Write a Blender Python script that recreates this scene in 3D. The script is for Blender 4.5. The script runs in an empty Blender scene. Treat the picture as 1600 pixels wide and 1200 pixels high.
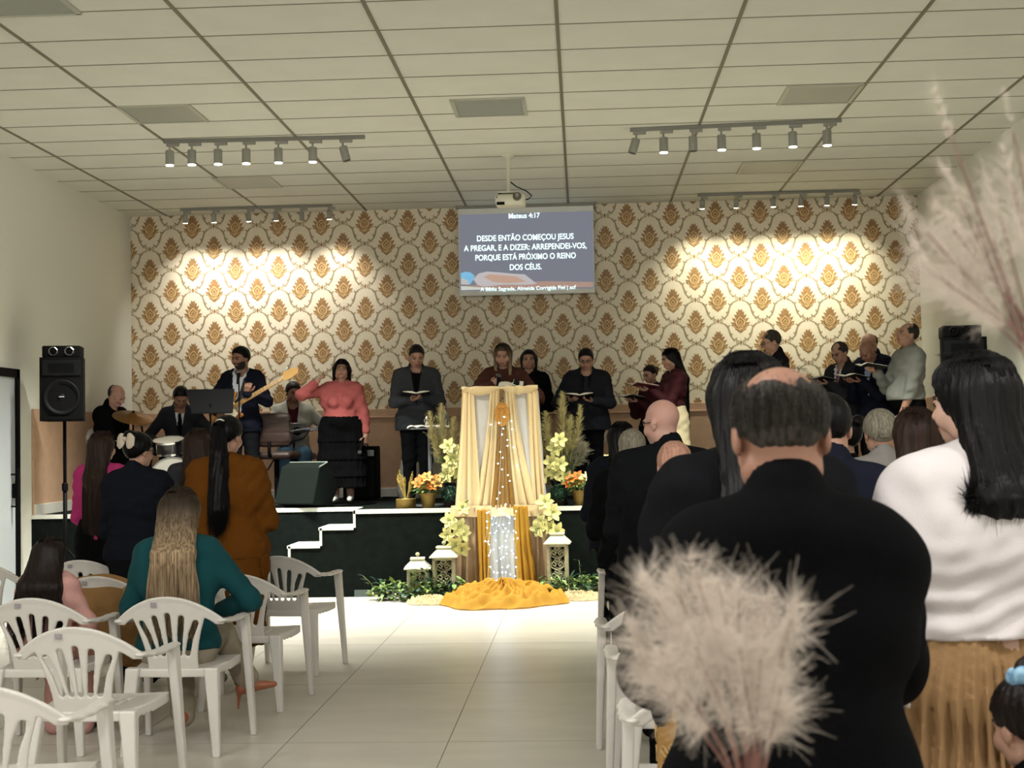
import bpy, bmesh, math, random
import numpy as np
from mathutils import Vector, Matrix, Euler
random.seed(7); RNG = np.random.default_rng(7)
S = bpy.context.scene
COL = S.collection
PI = math.pi

# ------------------------------------------------------------------ camera, exposure, light
cam_d = bpy.data.cameras.new('camera'); cam = bpy.data.objects.new('camera', cam_d); COL.objects.link(cam)
cam_d.sensor_width = 36.0; cam_d.lens = 2136.9 / 1600 * 36.0
cam_d.clip_start = 0.05; cam_d.clip_end = 100
_r = Vector((0.9985, 0.05138, -0.01899)); _u = Vector((0.02099, -0.03862, 0.99903)); _f = Vector((-0.0506, 0.99793, 0.03964))
_m = Matrix((_r, _u, -_f)).transposed().to_4x4(); _m.translation = (0, 0, 1.55)
cam.matrix_world = _m
cam_d.dof.use_dof = True; cam_d.dof.focus_distance = 8.0; cam_d.dof.aperture_fstop = 7.0
S.camera = cam
S.view_settings.view_transform = 'Standard'; S.view_settings.look = 'None'
S.view_settings.exposure = 0.79; S.view_settings.gamma = 1.0; S.view_settings.use_curve_mapping = False
S.cycles.use_denoising = True; S.cycles.max_bounces = 8; S.cycles.diffuse_bounces = 5; S.cycles.glossy_bounces = 3
S.cycles.transmission_bounces = 5; S.cycles.transparent_max_bounces = 12; S.cycles.caustics_reflective = False; S.cycles.caustics_refractive = False
S.cycles.sample_clamp_indirect = 4.0
w = bpy.data.worlds.new('World'); S.world = w; w.use_nodes = True
w.node_tree.nodes['Background'].inputs[0].default_value = (0.5, 0.5, 0.45, 1); w.node_tree.nodes['Background'].inputs[1].default_value = 0.0

STAGE = 0.86; CEIL = 4.405; XL, XR, YB = -5.58, 4.12, 16.73; YF = 13.6
def lamp(name, kind, loc, power, color, target=None, size=0.05, angle=60, blend=0.6, parent=None, sy=None):
    d = bpy.data.lights.new(name, kind); d.energy = power; d.color = color
    if kind == 'SPOT':
        d.spot_size = math.radians(angle); d.spot_blend = blend; d.shadow_soft_size = size
    elif kind == 'AREA':
        d.shape = 'RECTANGLE'; d.size = size; d.size_y = sy or size
    else: d.shadow_soft_size = size
    o = bpy.data.objects.new(name, d); COL.objects.link(o); o.location = loc
    if target is not None:
        o.rotation_euler = (Vector(target) - Vector(loc)).to_track_quat('-Z', 'Y').to_euler()
    return o
# unseen point lights added to fill the audience half and brighten the ceiling
HALL = 84
for _x in (-3.6, -0.7, 2.2):
    lamp('hall_fill_light', 'POINT', (_x, -2.6, 3.3), HALL, (1.0, 0.985, 0.97), size=0.18)
    lamp('hall_fill_light', 'POINT', (_x, 2.6, 3.2), HALL * 1.0, (1.0, 0.985, 0.96), size=0.18)

# ------------------------------------------------------------------ materials
MATS = {}
def srgb(h):
    if isinstance(h, str):
        h = h.lstrip('#'); h = h if len(h) == 6 else ''.join(q * 2 for q in h); c = [int(h[i:i+2], 16) / 255 for i in (0, 2, 4)]
    else: c = list(h)
    return tuple(((v / 12.92) if v <= 0.04045 else ((v + 0.055) / 1.055) ** 2.4) for v in c)
def mat(name, col='#808080', rough=0.6, metal=0.0, bump=0.0, bscale=60.0, bstretch=(1, 1, 1), vary=0.0, vscale=8.0, emit=None, estr=0.0,
        spec=0.5, trans=0.0, alpha=1.0, sheen=0.0, col2=None, ior=1.45, coat=0.0, aniso=0.0, coords='Object', fine=0.0):
    if name in MATS: return MATS[name]
    m = bpy.data.materials.new(name); m.use_nodes = True; nt = m.node_tree; b = nt.nodes['Principled BSDF']
    c = srgb(col); I = b.inputs
    I['Base Color'].default_value = (*c, 1); I['Roughness'].default_value = rough; I['Metallic'].default_value = metal
    I['Specular IOR Level'].default_value = spec; I['Transmission Weight'].default_value = trans; I['Alpha'].default_value = alpha
    I['IOR'].default_value = ior; I['Coat Weight'].default_value = coat
    I['Sheen Weight'].default_value = sheen; I['Sheen Roughness'].default_value = 0.5
    if emit: I['Emission Color'].default_value = (*srgb(emit), 1); I['Emission Strength'].default_value = estr
    tc = None
    def coord(scale):
        nonlocal tc
        if tc is None: tc = nt.nodes.new('ShaderNodeTexCoord')
        mp = nt.nodes.new('ShaderNodeMapping'); mp.inputs['Scale'].default_value = [scale * s for s in bstretch]
        nt.links.new(tc.outputs[coords], mp.inputs[0]); return mp.outputs[0]
    if vary > 0 or col2:
        n = nt.nodes.new('ShaderNodeTexNoise'); n.inputs['Scale'].default_value = 1; n.inputs['Detail'].default_value = 4
        nt.links.new(coord(vscale), n.inputs['Vector'])
        mx = nt.nodes.new('ShaderNodeMix'); mx.data_type = 'RGBA'
        c2 = srgb(col2) if col2 else tuple(v * (1 - vary) for v in c)
        mx.inputs['A'].default_value = (*c, 1); mx.inputs['B'].default_value = (*c2, 1)
        cr = nt.nodes.new('ShaderNodeMapRange'); cr.inputs[1].default_value = 0.35; cr.inputs[2].default_value = 0.65
        nt.links.new(n.outputs['Fac'], cr.inputs[0]); nt.links.new(cr.outputs[0], mx.inputs['Factor'])
        nt.links.new(mx.outputs['Result'], I['Base Color'])
    if bump > 0:
        n = nt.nodes.new('ShaderNodeTexNoise'); n.inputs['Scale'].default_value = 1; n.inputs['Detail'].default_value = 3
        nt.links.new(coord(bscale), n.inputs['Vector'])
        bp = nt.nodes.new('ShaderNodeBump'); bp.inputs['Strength'].default_value = bump; bp.inputs['Distance'].default_value = 0.01
        nt.links.new(n.outputs['Fac'], bp.inputs['Height']); nt.links.new(bp.outputs[0], I['Normal'])
    MATS[name] = m; return m
def sheer(name, col, alpha, rough=0.7, transl=0.35):
    """thin see-through cloth: diffuse + translucent, partly transparent"""
    if name in MATS: return MATS[name]
    m = bpy.data.materials.new(name); m.use_nodes = True; nt = m.node_tree; nt.nodes.clear()
    o = nt.nodes.new('ShaderNodeOutputMaterial'); d = nt.nodes.new('ShaderNodeBsdfPrincipled'); t = nt.nodes.new('ShaderNodeBsdfTranslucent')
    tr = nt.nodes.new('ShaderNodeBsdfTransparent'); m1 = nt.nodes.new('ShaderNodeMixShader'); m2 = nt.nodes.new('ShaderNodeMixShader')
    c = (*srgb(col), 1); d.inputs['Base Color'].default_value = c; d.inputs['Roughness'].default_value = rough; t.inputs[0].default_value = c
    m1.inputs[0].default_value = transl; m2.inputs[0].default_value = alpha
    nt.links.new(d.outputs[0], m1.inputs[1]); nt.links.new(t.outputs[0], m1.inputs[2])
    nt.links.new(tr.outputs[0], m2.inputs[1]); nt.links.new(m1.outputs[0], m2.inputs[2]); nt.links.new(m2.outputs[0], o.inputs[0])
    MATS[name] = m; return m

# ------------------------------------------------------------------ object helpers
def link(o, parent=None):
    COL.objects.link(o)
    if parent is not None: o.parent = parent
    return o
def tag(o, label=None, cat=None, group=None, kind=None):
    if label: o['label'] = label
    if cat: o['category'] = cat
    if group: o['group'] = group
    if kind: o['kind'] = kind
    return o
def thing(name, label, cat, loc=(0, 0, 0), rz=0.0, group=None):
    o = bpy.data.objects.new(name, None); o.empty_display_size = 0.1; link(o); o.location = loc; o.rotation_euler = (0, 0, rz)
    return tag(o, label, cat, group)
def copy_tree(o, parent=None):
    c = o.copy(); COL.objects.link(c)
    if parent is not None: c.parent = parent
    for ch in list(o.children): copy_tree(ch, c)
    return c
def mesh_obj(name, V, F, mats, parent=None, smooth=True, mi=None):
    me = bpy.data.meshes.new(name)
    V = np.asarray(V, np.float32).reshape(-1, 3)
    if isinstance(F, np.ndarray):
        n = F.shape[1]; me.vertices.add(len(V)); me.vertices.foreach_set('co', V.ravel())
        me.loops.add(F.size); me.loops.foreach_set('vertex_index', F.ravel().astype(np.int32))
        me.polygons.add(len(F)); me.polygons.foreach_set('loop_start', np.arange(0, F.size, n, dtype=np.int32))
        me.update(calc_edges=True)
    else:
        me.from_pydata([tuple(map(float, v)) for v in V], [], F)
    if not isinstance(mats, (list, tuple)): mats = [mats]
    for m in mats: me.materials.append(m)
    if mi is not None: me.polygons.foreach_set('material_index', np.asarray(mi, np.int32))
    if smooth: me.polygons.foreach_set('use_smooth', np.ones(len(me.polygons), bool))
    me.validate(); me.update()
    return link(bpy.data.objects.new(name, me), parent)

class G:
    """collects simple solids into ONE mesh"""
    def __init__(s): s.v = []; s.f = []; s.m = []; s.cur = 0
    def add(s, V, F):
        n = len(s.v); s.v += [tuple(v) for v in V]; s.f += [tuple(i + n for i in f) for f in F]; s.m += [s.cur] * len(F); return s
    def box(s, c, d, rz=0.0, bevel=0.0, R=None):
        hx, hy, hz = d[0] / 2, d[1] / 2, d[2] / 2
        if bevel > 0:
            b = min(bevel, hx * .9, hy * .9, hz * .9)
            bm = bmesh.new(); bmesh.ops.create_cube(bm, size=1)
            for v in bm.verts: v.co = Vector((v.co.x * d[0], v.co.y * d[1], v.co.z * d[2]))
            bmesh.ops.bevel(bm, geom=bm.edges[:], offset=b, segments=2, affect='EDGES', profile=0.5)
            bm.verts.ensure_lookup_table(); V = [v.co.copy() for v in bm.verts]; F = [[v.index for v in f.verts] for f in bm.faces]; bm.free()
        else:
            V = [Vector((x, y, z)) for x in (-hx, hx) for y in (-hy, hy) for z in (-hz, hz)]
            F = [(0, 1, 3, 2), (4, 6, 7, 5), (0, 4, 5, 1), (2, 3, 7, 6), (0, 2, 6, 4), (1, 5, 7, 3)]
        M = R if R is not None else Matrix.Rotation(rz, 3, 'Z')
        return s.add([M @ v + Vector(c) for v in V], F)
    def tube(s, pts, r, n=8, caps=True, flat=1.0):
        pts = [Vector(p) for p in pts]; m = len(pts)
        rs = r if isinstance(r, (list, tuple)) else [r] * m
        V = []; up = Vector((0, 0, 1)); prev = None
        for i, p in enumerate(pts):
            t = (pts[min(i + 1, m - 1)] - pts[max(i - 1, 0)]); t = t.normalized() if t.length > 1e-9 else Vector((0, 0, 1))
            if prev is None:
                a = t.cross(up)
                if a.length < 1e-3: a = t.cross(Vector((1, 0, 0)))
                a.normalize()
            else:
                a = prev - t * prev.dot(t)
                if a.length < 1e-6: a = t.cross(up)
                a.normalize()
            prev = a; b = t.cross(a)
            for k in range(n):
                th = 2 * PI * k / n; V.append(p + (a * math.cos(th) + b * math.sin(th) * flat) * rs[i])
        F = [(i * n + k, i * n + (k + 1) % n, (i + 1) * n + (k + 1) % n, (i + 1) * n + k) for i in range(m - 1) for k in range(n)]
        if caps: F += [tuple(range(n - 1, -1, -1)), tuple((m - 1) * n + k for k in range(n))]
        return s.add(V, F)
    def lathe(s, prof, c=(0, 0, 0), n=24, R=None, sx=1.0, sy=1.0, closed=False):
        V = [Vector((r * math.cos(2 * PI * k / n) * sx, r * math.sin(2 * PI * k / n) * sy, z)) for r, z in prof for k in range(n)]
        m = len(prof)
        F = [(i * n + k, i * n + (k + 1) % n, (i + 1) * n + (k + 1) % n, (i + 1) * n + k) for i in range(m - 1) for k in range(n)]
        if not closed:
            if prof[0][0] > 1e-6: F.append(tuple(range(n - 1, -1, -1)))
            if prof[-1][0] > 1e-6: F.append(tuple((m - 1) * n + k for k in range(n)))
        M = R if R is not None else Matrix.Identity(3)
        return s.add([M @ v + Vector(c) for v in V], F)
    def ball(s, c, r, n=12, sc=(1, 1, 1), R=None):
        prof = [(max(1e-5, math.sin(PI * i / (n // 2 + 2))), -math.cos(PI * i / (n // 2 + 2))) for i in range(n // 2 + 3)]
        M = (R if R is not None else Matrix.Identity(3)) @ Matrix.Diagonal((r * sc[0], r * sc[1], r * sc[2]))
        return s.lathe(prof, c, n, M, closed=True)
    def poly(s, pts): return s.add(pts, [tuple(range(len(pts)))])
    def prism(s, outline, z0, z1, M=None, c=(0, 0, 0)):
        """closed 2-D outline (x,y) extruded from z0 to z1, then turned by M and moved to c"""
        n = len(outline); M = M if M is not None else Matrix.Identity(3)
        V = [M @ Vector((x, y, z)) + Vector(c) for z in (z0, z1) for x, y in outline]
        F = [tuple(range(n - 1, -1, -1)), tuple(range(n, 2 * n))] + [(i, (i + 1) % n, n + (i + 1) % n, n + i) for i in range(n)]
        return s.add(V, F)
    def make(s, name, mats, parent=None, smooth=False, auto=None):
        o = mesh_obj(name, s.v, s.f, mats, parent, smooth=smooth, mi=s.m if len(s.f) else None)
        if auto is not None:
            me = o.data; me.polygons.foreach_set('use_smooth', np.ones(len(me.polygons), bool)); me.set_sharp_from_angle(angle=math.radians(auto))
        return o
def rot_to(v, axis='Z'):
    return Vector(v).to_track_quat(axis, 'Y').to_matrix()
def grid_mesh(fn, nu, nv, name, m, parent=None, thick=0.0, wrap=False):
    """surface from fn(u,v) with u,v in 0..1; optional thickness along the normal"""
    u = np.linspace(0, 1, nu); v = np.linspace(0, 1, nv)
    V = np.array([[fn(a, b) for b in v] for a in u], float).reshape(-1, 3)
    i, j = np.meshgrid(np.arange(nu - 1), np.arange(nv - 1), indexing='ij'); i = i.ravel(); j = j.ravel()
    F = np.stack([i * nv + j, (i + 1) * nv + j, (i + 1) * nv + j + 1, i * nv + j + 1], 1)
    o = mesh_obj(name, V, F, m, parent)
    if thick > 0:
        md = o.modifiers.new('thickness', 'SOLIDIFY'); md.thickness = thick; md.offset = 0
    return o
# ------------------------------------------------------------------ the room
def struct(name, g, m, parent=None, **k):
    o = g.make(name, m, parent, **k)
    if parent is None: o['kind'] = 'structure'
    return o
YR = -5.0
m_wall = mat('wall_paint', '#d3d3c9', 0.85, bump=0.05, bscale=40)
m_floor = mat('porcelain_floor', '#c8c3ba', 0.36, vary=0.10, vscale=1.6, bstretch=(1, 3, 1), spec=0.5)
m_joint = mat('floor_joint', '#6e675d', 0.7)
g = G()
g.box(((XL + XR) / 2, (YR + YB) / 2, -0.05), (XR - XL + .4, YB - YR + .4, 0.1))
g.cur = 1
x = -0.72 - 0.84 * 5
while x < XR:
    g.box((x, (YR + YF) / 2, 0.0003), (0.004, YF - YR, 0.0008)); x += 0.84
y = YR + 0.3
while y < YF:
    g.box(((XL + XR) / 2, y, 0.0002), (XR - XL, 0.0022, 0.0006)); y += 1.68
struct('floor', g, [m_floor, m_joint])
m_tile = mat('ceiling_tile', '#d0d0c6', 0.9, bump=0.12, bscale=160, vary=0.04, vscale=3)
m_bar = mat('ceiling_grid_bar', '#726c5a', 0.6)
g = G(); g.box(((XL + XR) / 2, (YR + YB) / 2, CEIL + 0.05), (XR - XL + .4, YB - YR + .4, 0.1)); g.cur = 1
for k in range(-5, 4):
    xx = -0.114 + 1.25 * k
    if XL < xx < XR: g.box((xx, (YR + YB) / 2, CEIL - 0.003), (0.026, YB - YR, 0.008))
for j in range(-23, 12):
    yy = 9.355 + 0.625 * j
    if YR < yy < YB: g.box(((XL + XR) / 2, yy, CEIL - 0.001), (XR - XL, 0.011, 0.005))
struct('ceiling', g, [m_tile, m_bar])
g = G(); g.box((XL - .1, (YR + YB) / 2, CEIL / 2), (0.2, YB - YR, CEIL)); struct('wall_left', g, m_wall)
g = G(); g.box((XR + .1, (YR + YB) / 2, CEIL / 2), (0.2, YB - YR, CEIL)); struct('wall_right', g, m_wall)
g = G(); g.box(((XL + XR) / 2, YR - .1, CEIL / 2), (XR - XL + .4, 0.2, CEIL)); struct('wall_rear', g, m_wall)

# wallpapered back wall: cream ground, brown lotus motifs, grey-brown ogee vines
WT = 1.94
m_paper = mat('wallpaper_ground', '#d5cab4', 0.6, bump=0.06, bscale=90, vary=0.06, vscale=30)
m_lotus = mat('wallpaper_lotus', '#98744a', 0.5, vary=0.35, vscale=60)
m_vine = mat('wallpaper_vine', '#96866a', 0.55, vary=0.25, vscale=50)
m_line = mat('wallpaper_gold_line', '#d9b983', 0.45)
g = G(); g.box(((XL + XR) / 2, YB + .1, CEIL / 2), (XR - XL + .4, 0.2, CEIL))
PW, PH = 0.540, 0.532
def leaf2(bx, bz, ang, L, W, n=5, tip=0.55):
    a = math.radians(ang); d = (math.sin(a), math.cos(a)); p = (math.cos(a), -math.sin(a)); R, Lf = [], []
    for i in range(1, n):
        t = i / n; wd = W / 2 * math.sin(PI * min(1, t ** tip)) if t < 1 else 0
        wd = W / 2 * (math.sin(PI * t ** tip) ** .8)
        R.append((bx + d[0] * L * t + p[0] * wd, bz + d[1] * L * t + p[1] * wd)); Lf.append((bx + d[0] * L * t - p[0] * wd, bz + d[1] * L * t - p[1] * wd))
    return [(bx, bz)] + R + [(bx + d[0] * L, bz + d[1] * L)] + Lf[::-1]
def ribbon2(pts, wd):
    out = []
    L = []; Rr = []
    for i, p in enumerate(pts):
        a = pts[max(0, i - 1)]; b = pts[min(len(pts) - 1, i + 1)]; dx, dz = b[0] - a[0], b[1] - a[1]; l = math.hypot(dx, dz) or 1
        w_ = wd[i] if isinstance(wd, list) else wd
        L.append((p[0] - dz / l * w_ / 2, p[1] + dx / l * w_ / 2)); Rr.append((p[0] + dz / l * w_ / 2, p[1] - dx / l * w_ / 2))
    return [[L[i], Rr[i], Rr[i + 1], L[i + 1]] for i in range(len(pts) - 1)]
PAT = []                                            # (layer, polygon)
PAT.append((0, leaf2(0, -.155, 0, .30, .105, 8)))
for z, a, L, W in ((-.135, 38, .085, .045), (-.115, 52, .125, .055), (-.085, 60, .135, .06), (-.045, 52, .130, .058), (-.005, 42, .115, .052), (.03, 30, .10, .045), (.05, 14, .10, .04)):
    for s_ in (1, -1): PAT.append((0, leaf2(0, z, s_ * a, L, W)))
for z, a, L in ((-.07, 82, .12), (-.10, 95, .07)):
    for s_ in (1, -1): PAT.append((0, leaf2(0, z, s_ * a, L, .034)))
def tear(s, zc, hh):
    return [(s * hh * .42 * math.sin(PI * t) * (1.25 - t * .55), zc - hh / 2 + hh * t) for t in [i / 10 for i in range(11)]]
for s in (1, -1):
    PAT += [(2, q) for q in ribbon2(tear(s, -.012, .12), .0075)]
    PAT += [(2, q) for q in ribbon2(tear(s, -.02, .055), .005)]
    PAT += [(2, q) for q in ribbon2([(s * .012, -.10), (s * .045, -.055), (s * .062, .0), (s * .052, .035)], .005)]
    PAT += [(2, q) for q in ribbon2([(s * .012, -.115), (s * .06, -.085), (s * .093, -.04)], .005)]
for k in range(3): PAT.append((2, leaf2(0, -.13 + .01 * k, (k - 1) * 30, .04, .008, 3)))
def vine(t): return (.028 + (PW / 2 - .056) * t + .020 * math.sin(2 * PI * t), PH / 2 - .020 - (PH / 2 - .040) * t + .022 * math.sin(2 * PI * t))
for sx in (1, -1):
    for sz in (1,):
        pts = [vine(i / 14) for i in range(15)]; pts = [(sx * a, sz * b) for a, b in pts]
        PAT += [(1, q) for q in ribbon2(pts, [.008 + .013 * math.sin(PI * i / 14) for i in range(15)])]
        for i, t in enumerate((.2, .34, .5, .64, .78, .88)):
            p = vine(t); da = -70 if i % 2 else 40
            PAT.append((1, leaf2(sx * p[0], sz * p[1], sx * (da + 110) if sz > 0 else sx * (70 - da), .042, .022, 4)))
        for (cx, cz, r0, dr) in ((.040, PH / 2 - .012, .026, 1), (PW / 2 - .04, .012, .026, -1)):
            sp = [(sx * (cx + dr * (r0 * (1 - .55 * k / 9)) * math.cos(.6 + k * .62) * .9), sz * (cz + (r0 * (1 - .55 * k / 9)) * math.sin(.6 + k * .62) * dr)) for k in range(10)]
            PAT += [(1, q) for q in ribbon2(sp, [.009 - .0006 * k for k in range(10)])]
PAT.append((0, [(0, PH / 2 + .034), (.017, PH / 2 + .002), (0, PH / 2 - .034), (-.017, PH / 2 + .002)]))
def cell(cx, cz):
    if cx < XL - .3 or cx > XR + .3 or cz < WT - .3 or cz > CEIL + .3: return
    for ip, (lay, poly) in enumerate(PAT):
        pp = [(min(XR, max(XL, cx + a)), min(CEIL, max(WT, cz + b))) for a, b in poly]
        xs = [p[0] for p in pp]; zs = [p[1] for p in pp]
        if max(xs) - min(xs) < 1e-4 or max(zs) - min(zs) < 1e-4: continue
        g.cur = (2, 3, 4)[lay]; off = (.0014, .0008, .0032)[lay] + .00003 * (ip % 40)
        g.poly([(a, YB - off, b) for a, b in (pp[::-1] if sum(p[0] * q[1] - q[0] * p[1] for p, q in zip(pp, pp[1:] + pp[:1])) < 0 else pp)])
g.cur = 1; g.poly([(XL, YB - .0004, WT), (XR, YB - .0004, WT), (XR, YB - .0004, CEIL), (XL, YB - .0004, CEIL)])
for i in range(-3, 21):
    for j in range(-3, 3):
        cell(-4.80 + PW * i, 3.193 + PH * j); cell(-4.80 + PW * (i + .5), 3.193 + PH * (j + .5))
struct('wall_back', g, [m_wall, m_paper, m_lotus, m_vine, m_line])
# wainscot band (textured tan panel) and white baseboards around the stage
m_wains = mat('wainscot_panel', '#b5947a', 0.7, bump=0.35, bscale=55, vary=0.10, vscale=10)
m_base = mat('white_trim', '#c4c2ba', 0.55)
def strip(name, c, d, m):
    g = G(); g.box(c, d, bevel=0.004); return struct(name, g, m)
strip('trim_back', ((XL + XR) / 2, YB - .011, (WT + STAGE) / 2), (XR - XL, .02, WT - STAGE), m_wains)
strip('trim_left', (XL + .011, (YF + YB) / 2, (WT + STAGE) / 2), (.02, YB - YF - .02, WT - STAGE), m_wains)
strip('trim_right', (XR - .011, (YF + YB) / 2, (WT + STAGE) / 2), (.02, YB - YF - .02, WT - STAGE), m_wains)
strip('trim_rail', ((XL + XR) / 2, YB - .018, WT - .10), (XR - XL, .03, .02), m_wains)
strip('baseboard_back', ((XL + XR) / 2, YB - .03, STAGE + .055), (XR - XL, .02, .11), m_base)
strip('baseboard_left', (XL + .03, (YF + YB) / 2, STAGE + .055), (.02, YB - YF - .03, .11), m_base)
strip('baseboard_right', (XR - .03, (YF + YB) / 2, STAGE + .055), (.02, YB - YF - .03, .11), m_base)
# stage: dark carpet block with a stair recess, white edging
m_carp = mat('stage_carpet', '#0f1513', 0.95, spec=.1, bump=0.4, bscale=110, vary=0.35, vscale=14)
m_edge = mat('white_stage_edging', '#cfd0c8', 0.45)
RX0, RX1, RY = -3.95, -2.30, 14.15
g = G()
def solid(x0, x1, y0, y1, z0, z1): g.box(((x0 + x1) / 2, (y0 + y1) / 2, (z0 + z1) / 2), (x1 - x0, y1 - y0, z1 - z0))
solid(XL, RX0, YF, YB, 0, STAGE); solid(RX0, RX1, RY, YB, 0, STAGE); solid(RX1, XR, YF, YB, 0, STAGE)
steps = [(-2.64, RX1, .688), (-2.96, -2.64, .512), (-3.28, -2.96, .344), (-3.60, -3.28, .172)]
for a, b, z in steps: solid(a, b, YF, RY, 0, z)
g.cur = 1
e = .012
def edge(x0, x1, y0, y1, z0, z1): solid(x0, x1, y0, y1, z0, z1)
edge(XL, RX0, YF - e, YF + .05, STAGE - .035, STAGE + .006); edge(RX1, XR, YF - e, YF + .05, STAGE - .035, STAGE + .006)
edge(RX0, RX1, RY - e, RY + .05, STAGE - .035, STAGE + .006)
for (a, b, z), z_up in zip(steps, (STAGE, .688, .512, .344)):
    edge(a - e, b, YF - e, RY, z - .022, z + .006)                       # tread edging
    edge(b - .002, b + .022, YF - e, YF + .03, z, z_up)                  # riser edging
g.cur = 2
edge(XL, RX0, YF - .008, YF, 0, .07); edge(RX1, XR, YF - .008, YF, 0, .07); edge(RX0, -3.60, RY - .008, RY, 0, .07)
m_skirt = mat('stage_skirting', '#4b5654', 0.8)
struct('stage_floor', g, [m_carp, m_edge, m_skirt])
# white door with a black frame in the left wall
m_door = mat('white_door_panel', '#a4a9ad', 0.25); m_black = mat('black_metal', '#08080a', 0.6, spec=.08)
g = G(); DY0, DY1, DZ = 11.9, 13.22, 2.32
g.box((XL + .012, (DY0 + DY1) / 2, DZ / 2 - .03), (.03, DY1 - DY0 - .08, DZ - .06))
d = struct('door_1', g, m_door)
g = G(); g.box((XL + .02, DY1 - .03, DZ / 2), (.05, .085, DZ)); g.box((XL + .02, DY0 + .03, DZ / 2), (.05, .085, DZ)); g.box((XL + .02, (DY0 + DY1) / 2, DZ - .04), (.05, DY1 - DY0, .085))
g.make('door_frame', m_black, d)
g = G(); g.tube([(XL + .10, 13.05, .93), (XL + .10, 13.05, 1.35)], .016, 10)
for z in (.98, 1.29): g.tube([(XL + .02, 13.05, z), (XL + .10, 13.05, z)], .009, 8)
g.box((XL + .05, 13.10, 1.13), (.05, .06, .14))
g.make('door_handle', m_black, d)

# ------------------------------------------------------------------ ceiling fittings
m_panel = mat('unlit_panel_diffuser', '#90948a', 0.4); m_pf = mat('panel_frame', '#a8a899', 0.5)
for (x, y, lab) in ((-3.55, 11.53, 'square ceiling panel lamp, off, above the track light on the left'),
                    (-0.74, 11.65, 'square ceiling panel lamp, off, in front of the projector pole'),
                    (2.06, 11.57, 'square ceiling panel lamp, off, above the track light on the right'),
                    (-2.98 - .62, 14.71, 'square ceiling panel lamp, off, between the two left track lights'),
                    (2.06, 14.70, 'square ceiling panel lamp, off, between the two right track lights'),
                    (-3.0 - .55, 8.45, 'square ceiling panel lamp, off, nearest the camera, at the upper left corner')):
    t = thing('ceiling_panel_lamp', lab, 'ceiling lamp', (x, y, CEIL - .004), 0, 'square ceiling panel lamps')
    g = G(); g.box((0, 0, -.002), (.56, .56, .006)); g.make('diffuser', m_panel, t)
    g = G()
    for s in (-1, 1): g.box((s * .30, 0, -.003), (.035, .615, .012)); g.box((0, s * .30, -.003), (.615, .022, .012))
    g.make('frame', m_pf, t)
m_track = mat('grey_track', '#77766f', 0.5); m_head = mat('grey_spot_body', '#85847c', 0.45)
m_glow = mat('lit_spot_lens', '#ffffff', 0.3, emit='#fff2d8', estr=9.0); m_dead = mat('dark_spot_lens', '#3c3b38', 0.3)
def track(name_lab, p0, p1, us, lit, aim, power, color, tilt=None, small=False):
    a = Vector((*p0, CEIL)); b = Vector((*p1, CEIL)); mid = (a + b) / 2; ang = math.atan2(b.y - a.y, b.x - a.x)
    t = thing('track_light', name_lab, 'track light', mid, ang, 'track lights on the ceiling')
    L = (b - a).length
    g = G(); g.box((0, 0, -.018), (L, .034, .034), bevel=.004); g.make('rail', m_track, t)
    k = .75 if small else 1.0
    for i, u in enumerate(us):
        x = (u - .5) * L; off = not lit[i]
        ty = (tilt or {}).get(i, (0.0, 0.0))
        R = Euler((ty[0], ty[1], 0)).to_matrix()
        g = G(); g.box((x + .03, 0, -.05), (.12 * k, .03, .032), bevel=.006); g.tube([(x, 0, -.06), (x, 0, -.105 * k)], .009)
        s = g.make('adapter', m_head, t)
        c = Vector((x, 0, -.10 * k))
        g = G(); g.lathe([(.01, 0), (.036 * k, -.004), (.040 * k, -.012), (.040 * k, -.135 * k), (.036 * k, -.14 * k)], c, 20, R); h = g.make('spot_head', m_head, t, auto=40)
        g = G(); g.lathe([(.0, -.138 * k), (.036 * k, -.139 * k), (.036 * k, -.146 * k), (.0, -.150 * k)], c, 20, R, closed=True)
        g.make('lens', m_glow if lit[i] else m_dead, h, smooth=True)
        if lit[i]:
            wp = Matrix.Rotation(ang, 3, 'Z') @ (c + R @ Vector((0, 0, -.165 * k))) + mid
            tg = Vector((wp.x + aim[0], wp.y + aim[1], wp.z + aim[2]))
            lamp('track_spot_light', 'SPOT', wp, power, color, tg, .03, aim[3], aim[4])
track('grey ceiling track with seven spots, left of the projector, far spot turned away', (-3.86, 12.53), (-1.97, 12.59), (.03, .14, .27, .41, .57, .74, .89), (1, 1, 1, 1, 1, 1, 0), (0, .25, -3, 100, .9), 228, (1, .99, .88), {6: (0, -.25)})
track('grey ceiling track with seven spots, right of the projector, two spots dark', (.5, 12.63), (2.42, 12.5), (.03, .16, .30, .435, .60, .77, .93), (0, 1, 0, 1, 1, 1, 1), (0, .25, -3, 100, .9), 228, (1, .995, .84), {0: (0, .3)})
WB = (0, .30, -1.05)
track('short ceiling track along the wallpaper wall, left side, one spot dark', (-4.80, 16.22), (-2.95, 16.22), (.03, .22, .45, .63, .80, .98), (1, 1, 1, 1, 0, 1), (.0, .50, -1.30, 96, 1.0), 42, (1, .95, .86), {i: (.25, 0) for i in range(6)}, True)
track('short ceiling track along the wallpaper wall, right side, six spots lit', (1.42, 16.20), (3.32, 16.20), (.03, .24, .47, .64, .80, .97), (1,) * 6, (.0, .50, -1.30, 96, 1.0), 42, (1, .97, .76), {i: (.25, 0) for i in range(6)}, True)
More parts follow.
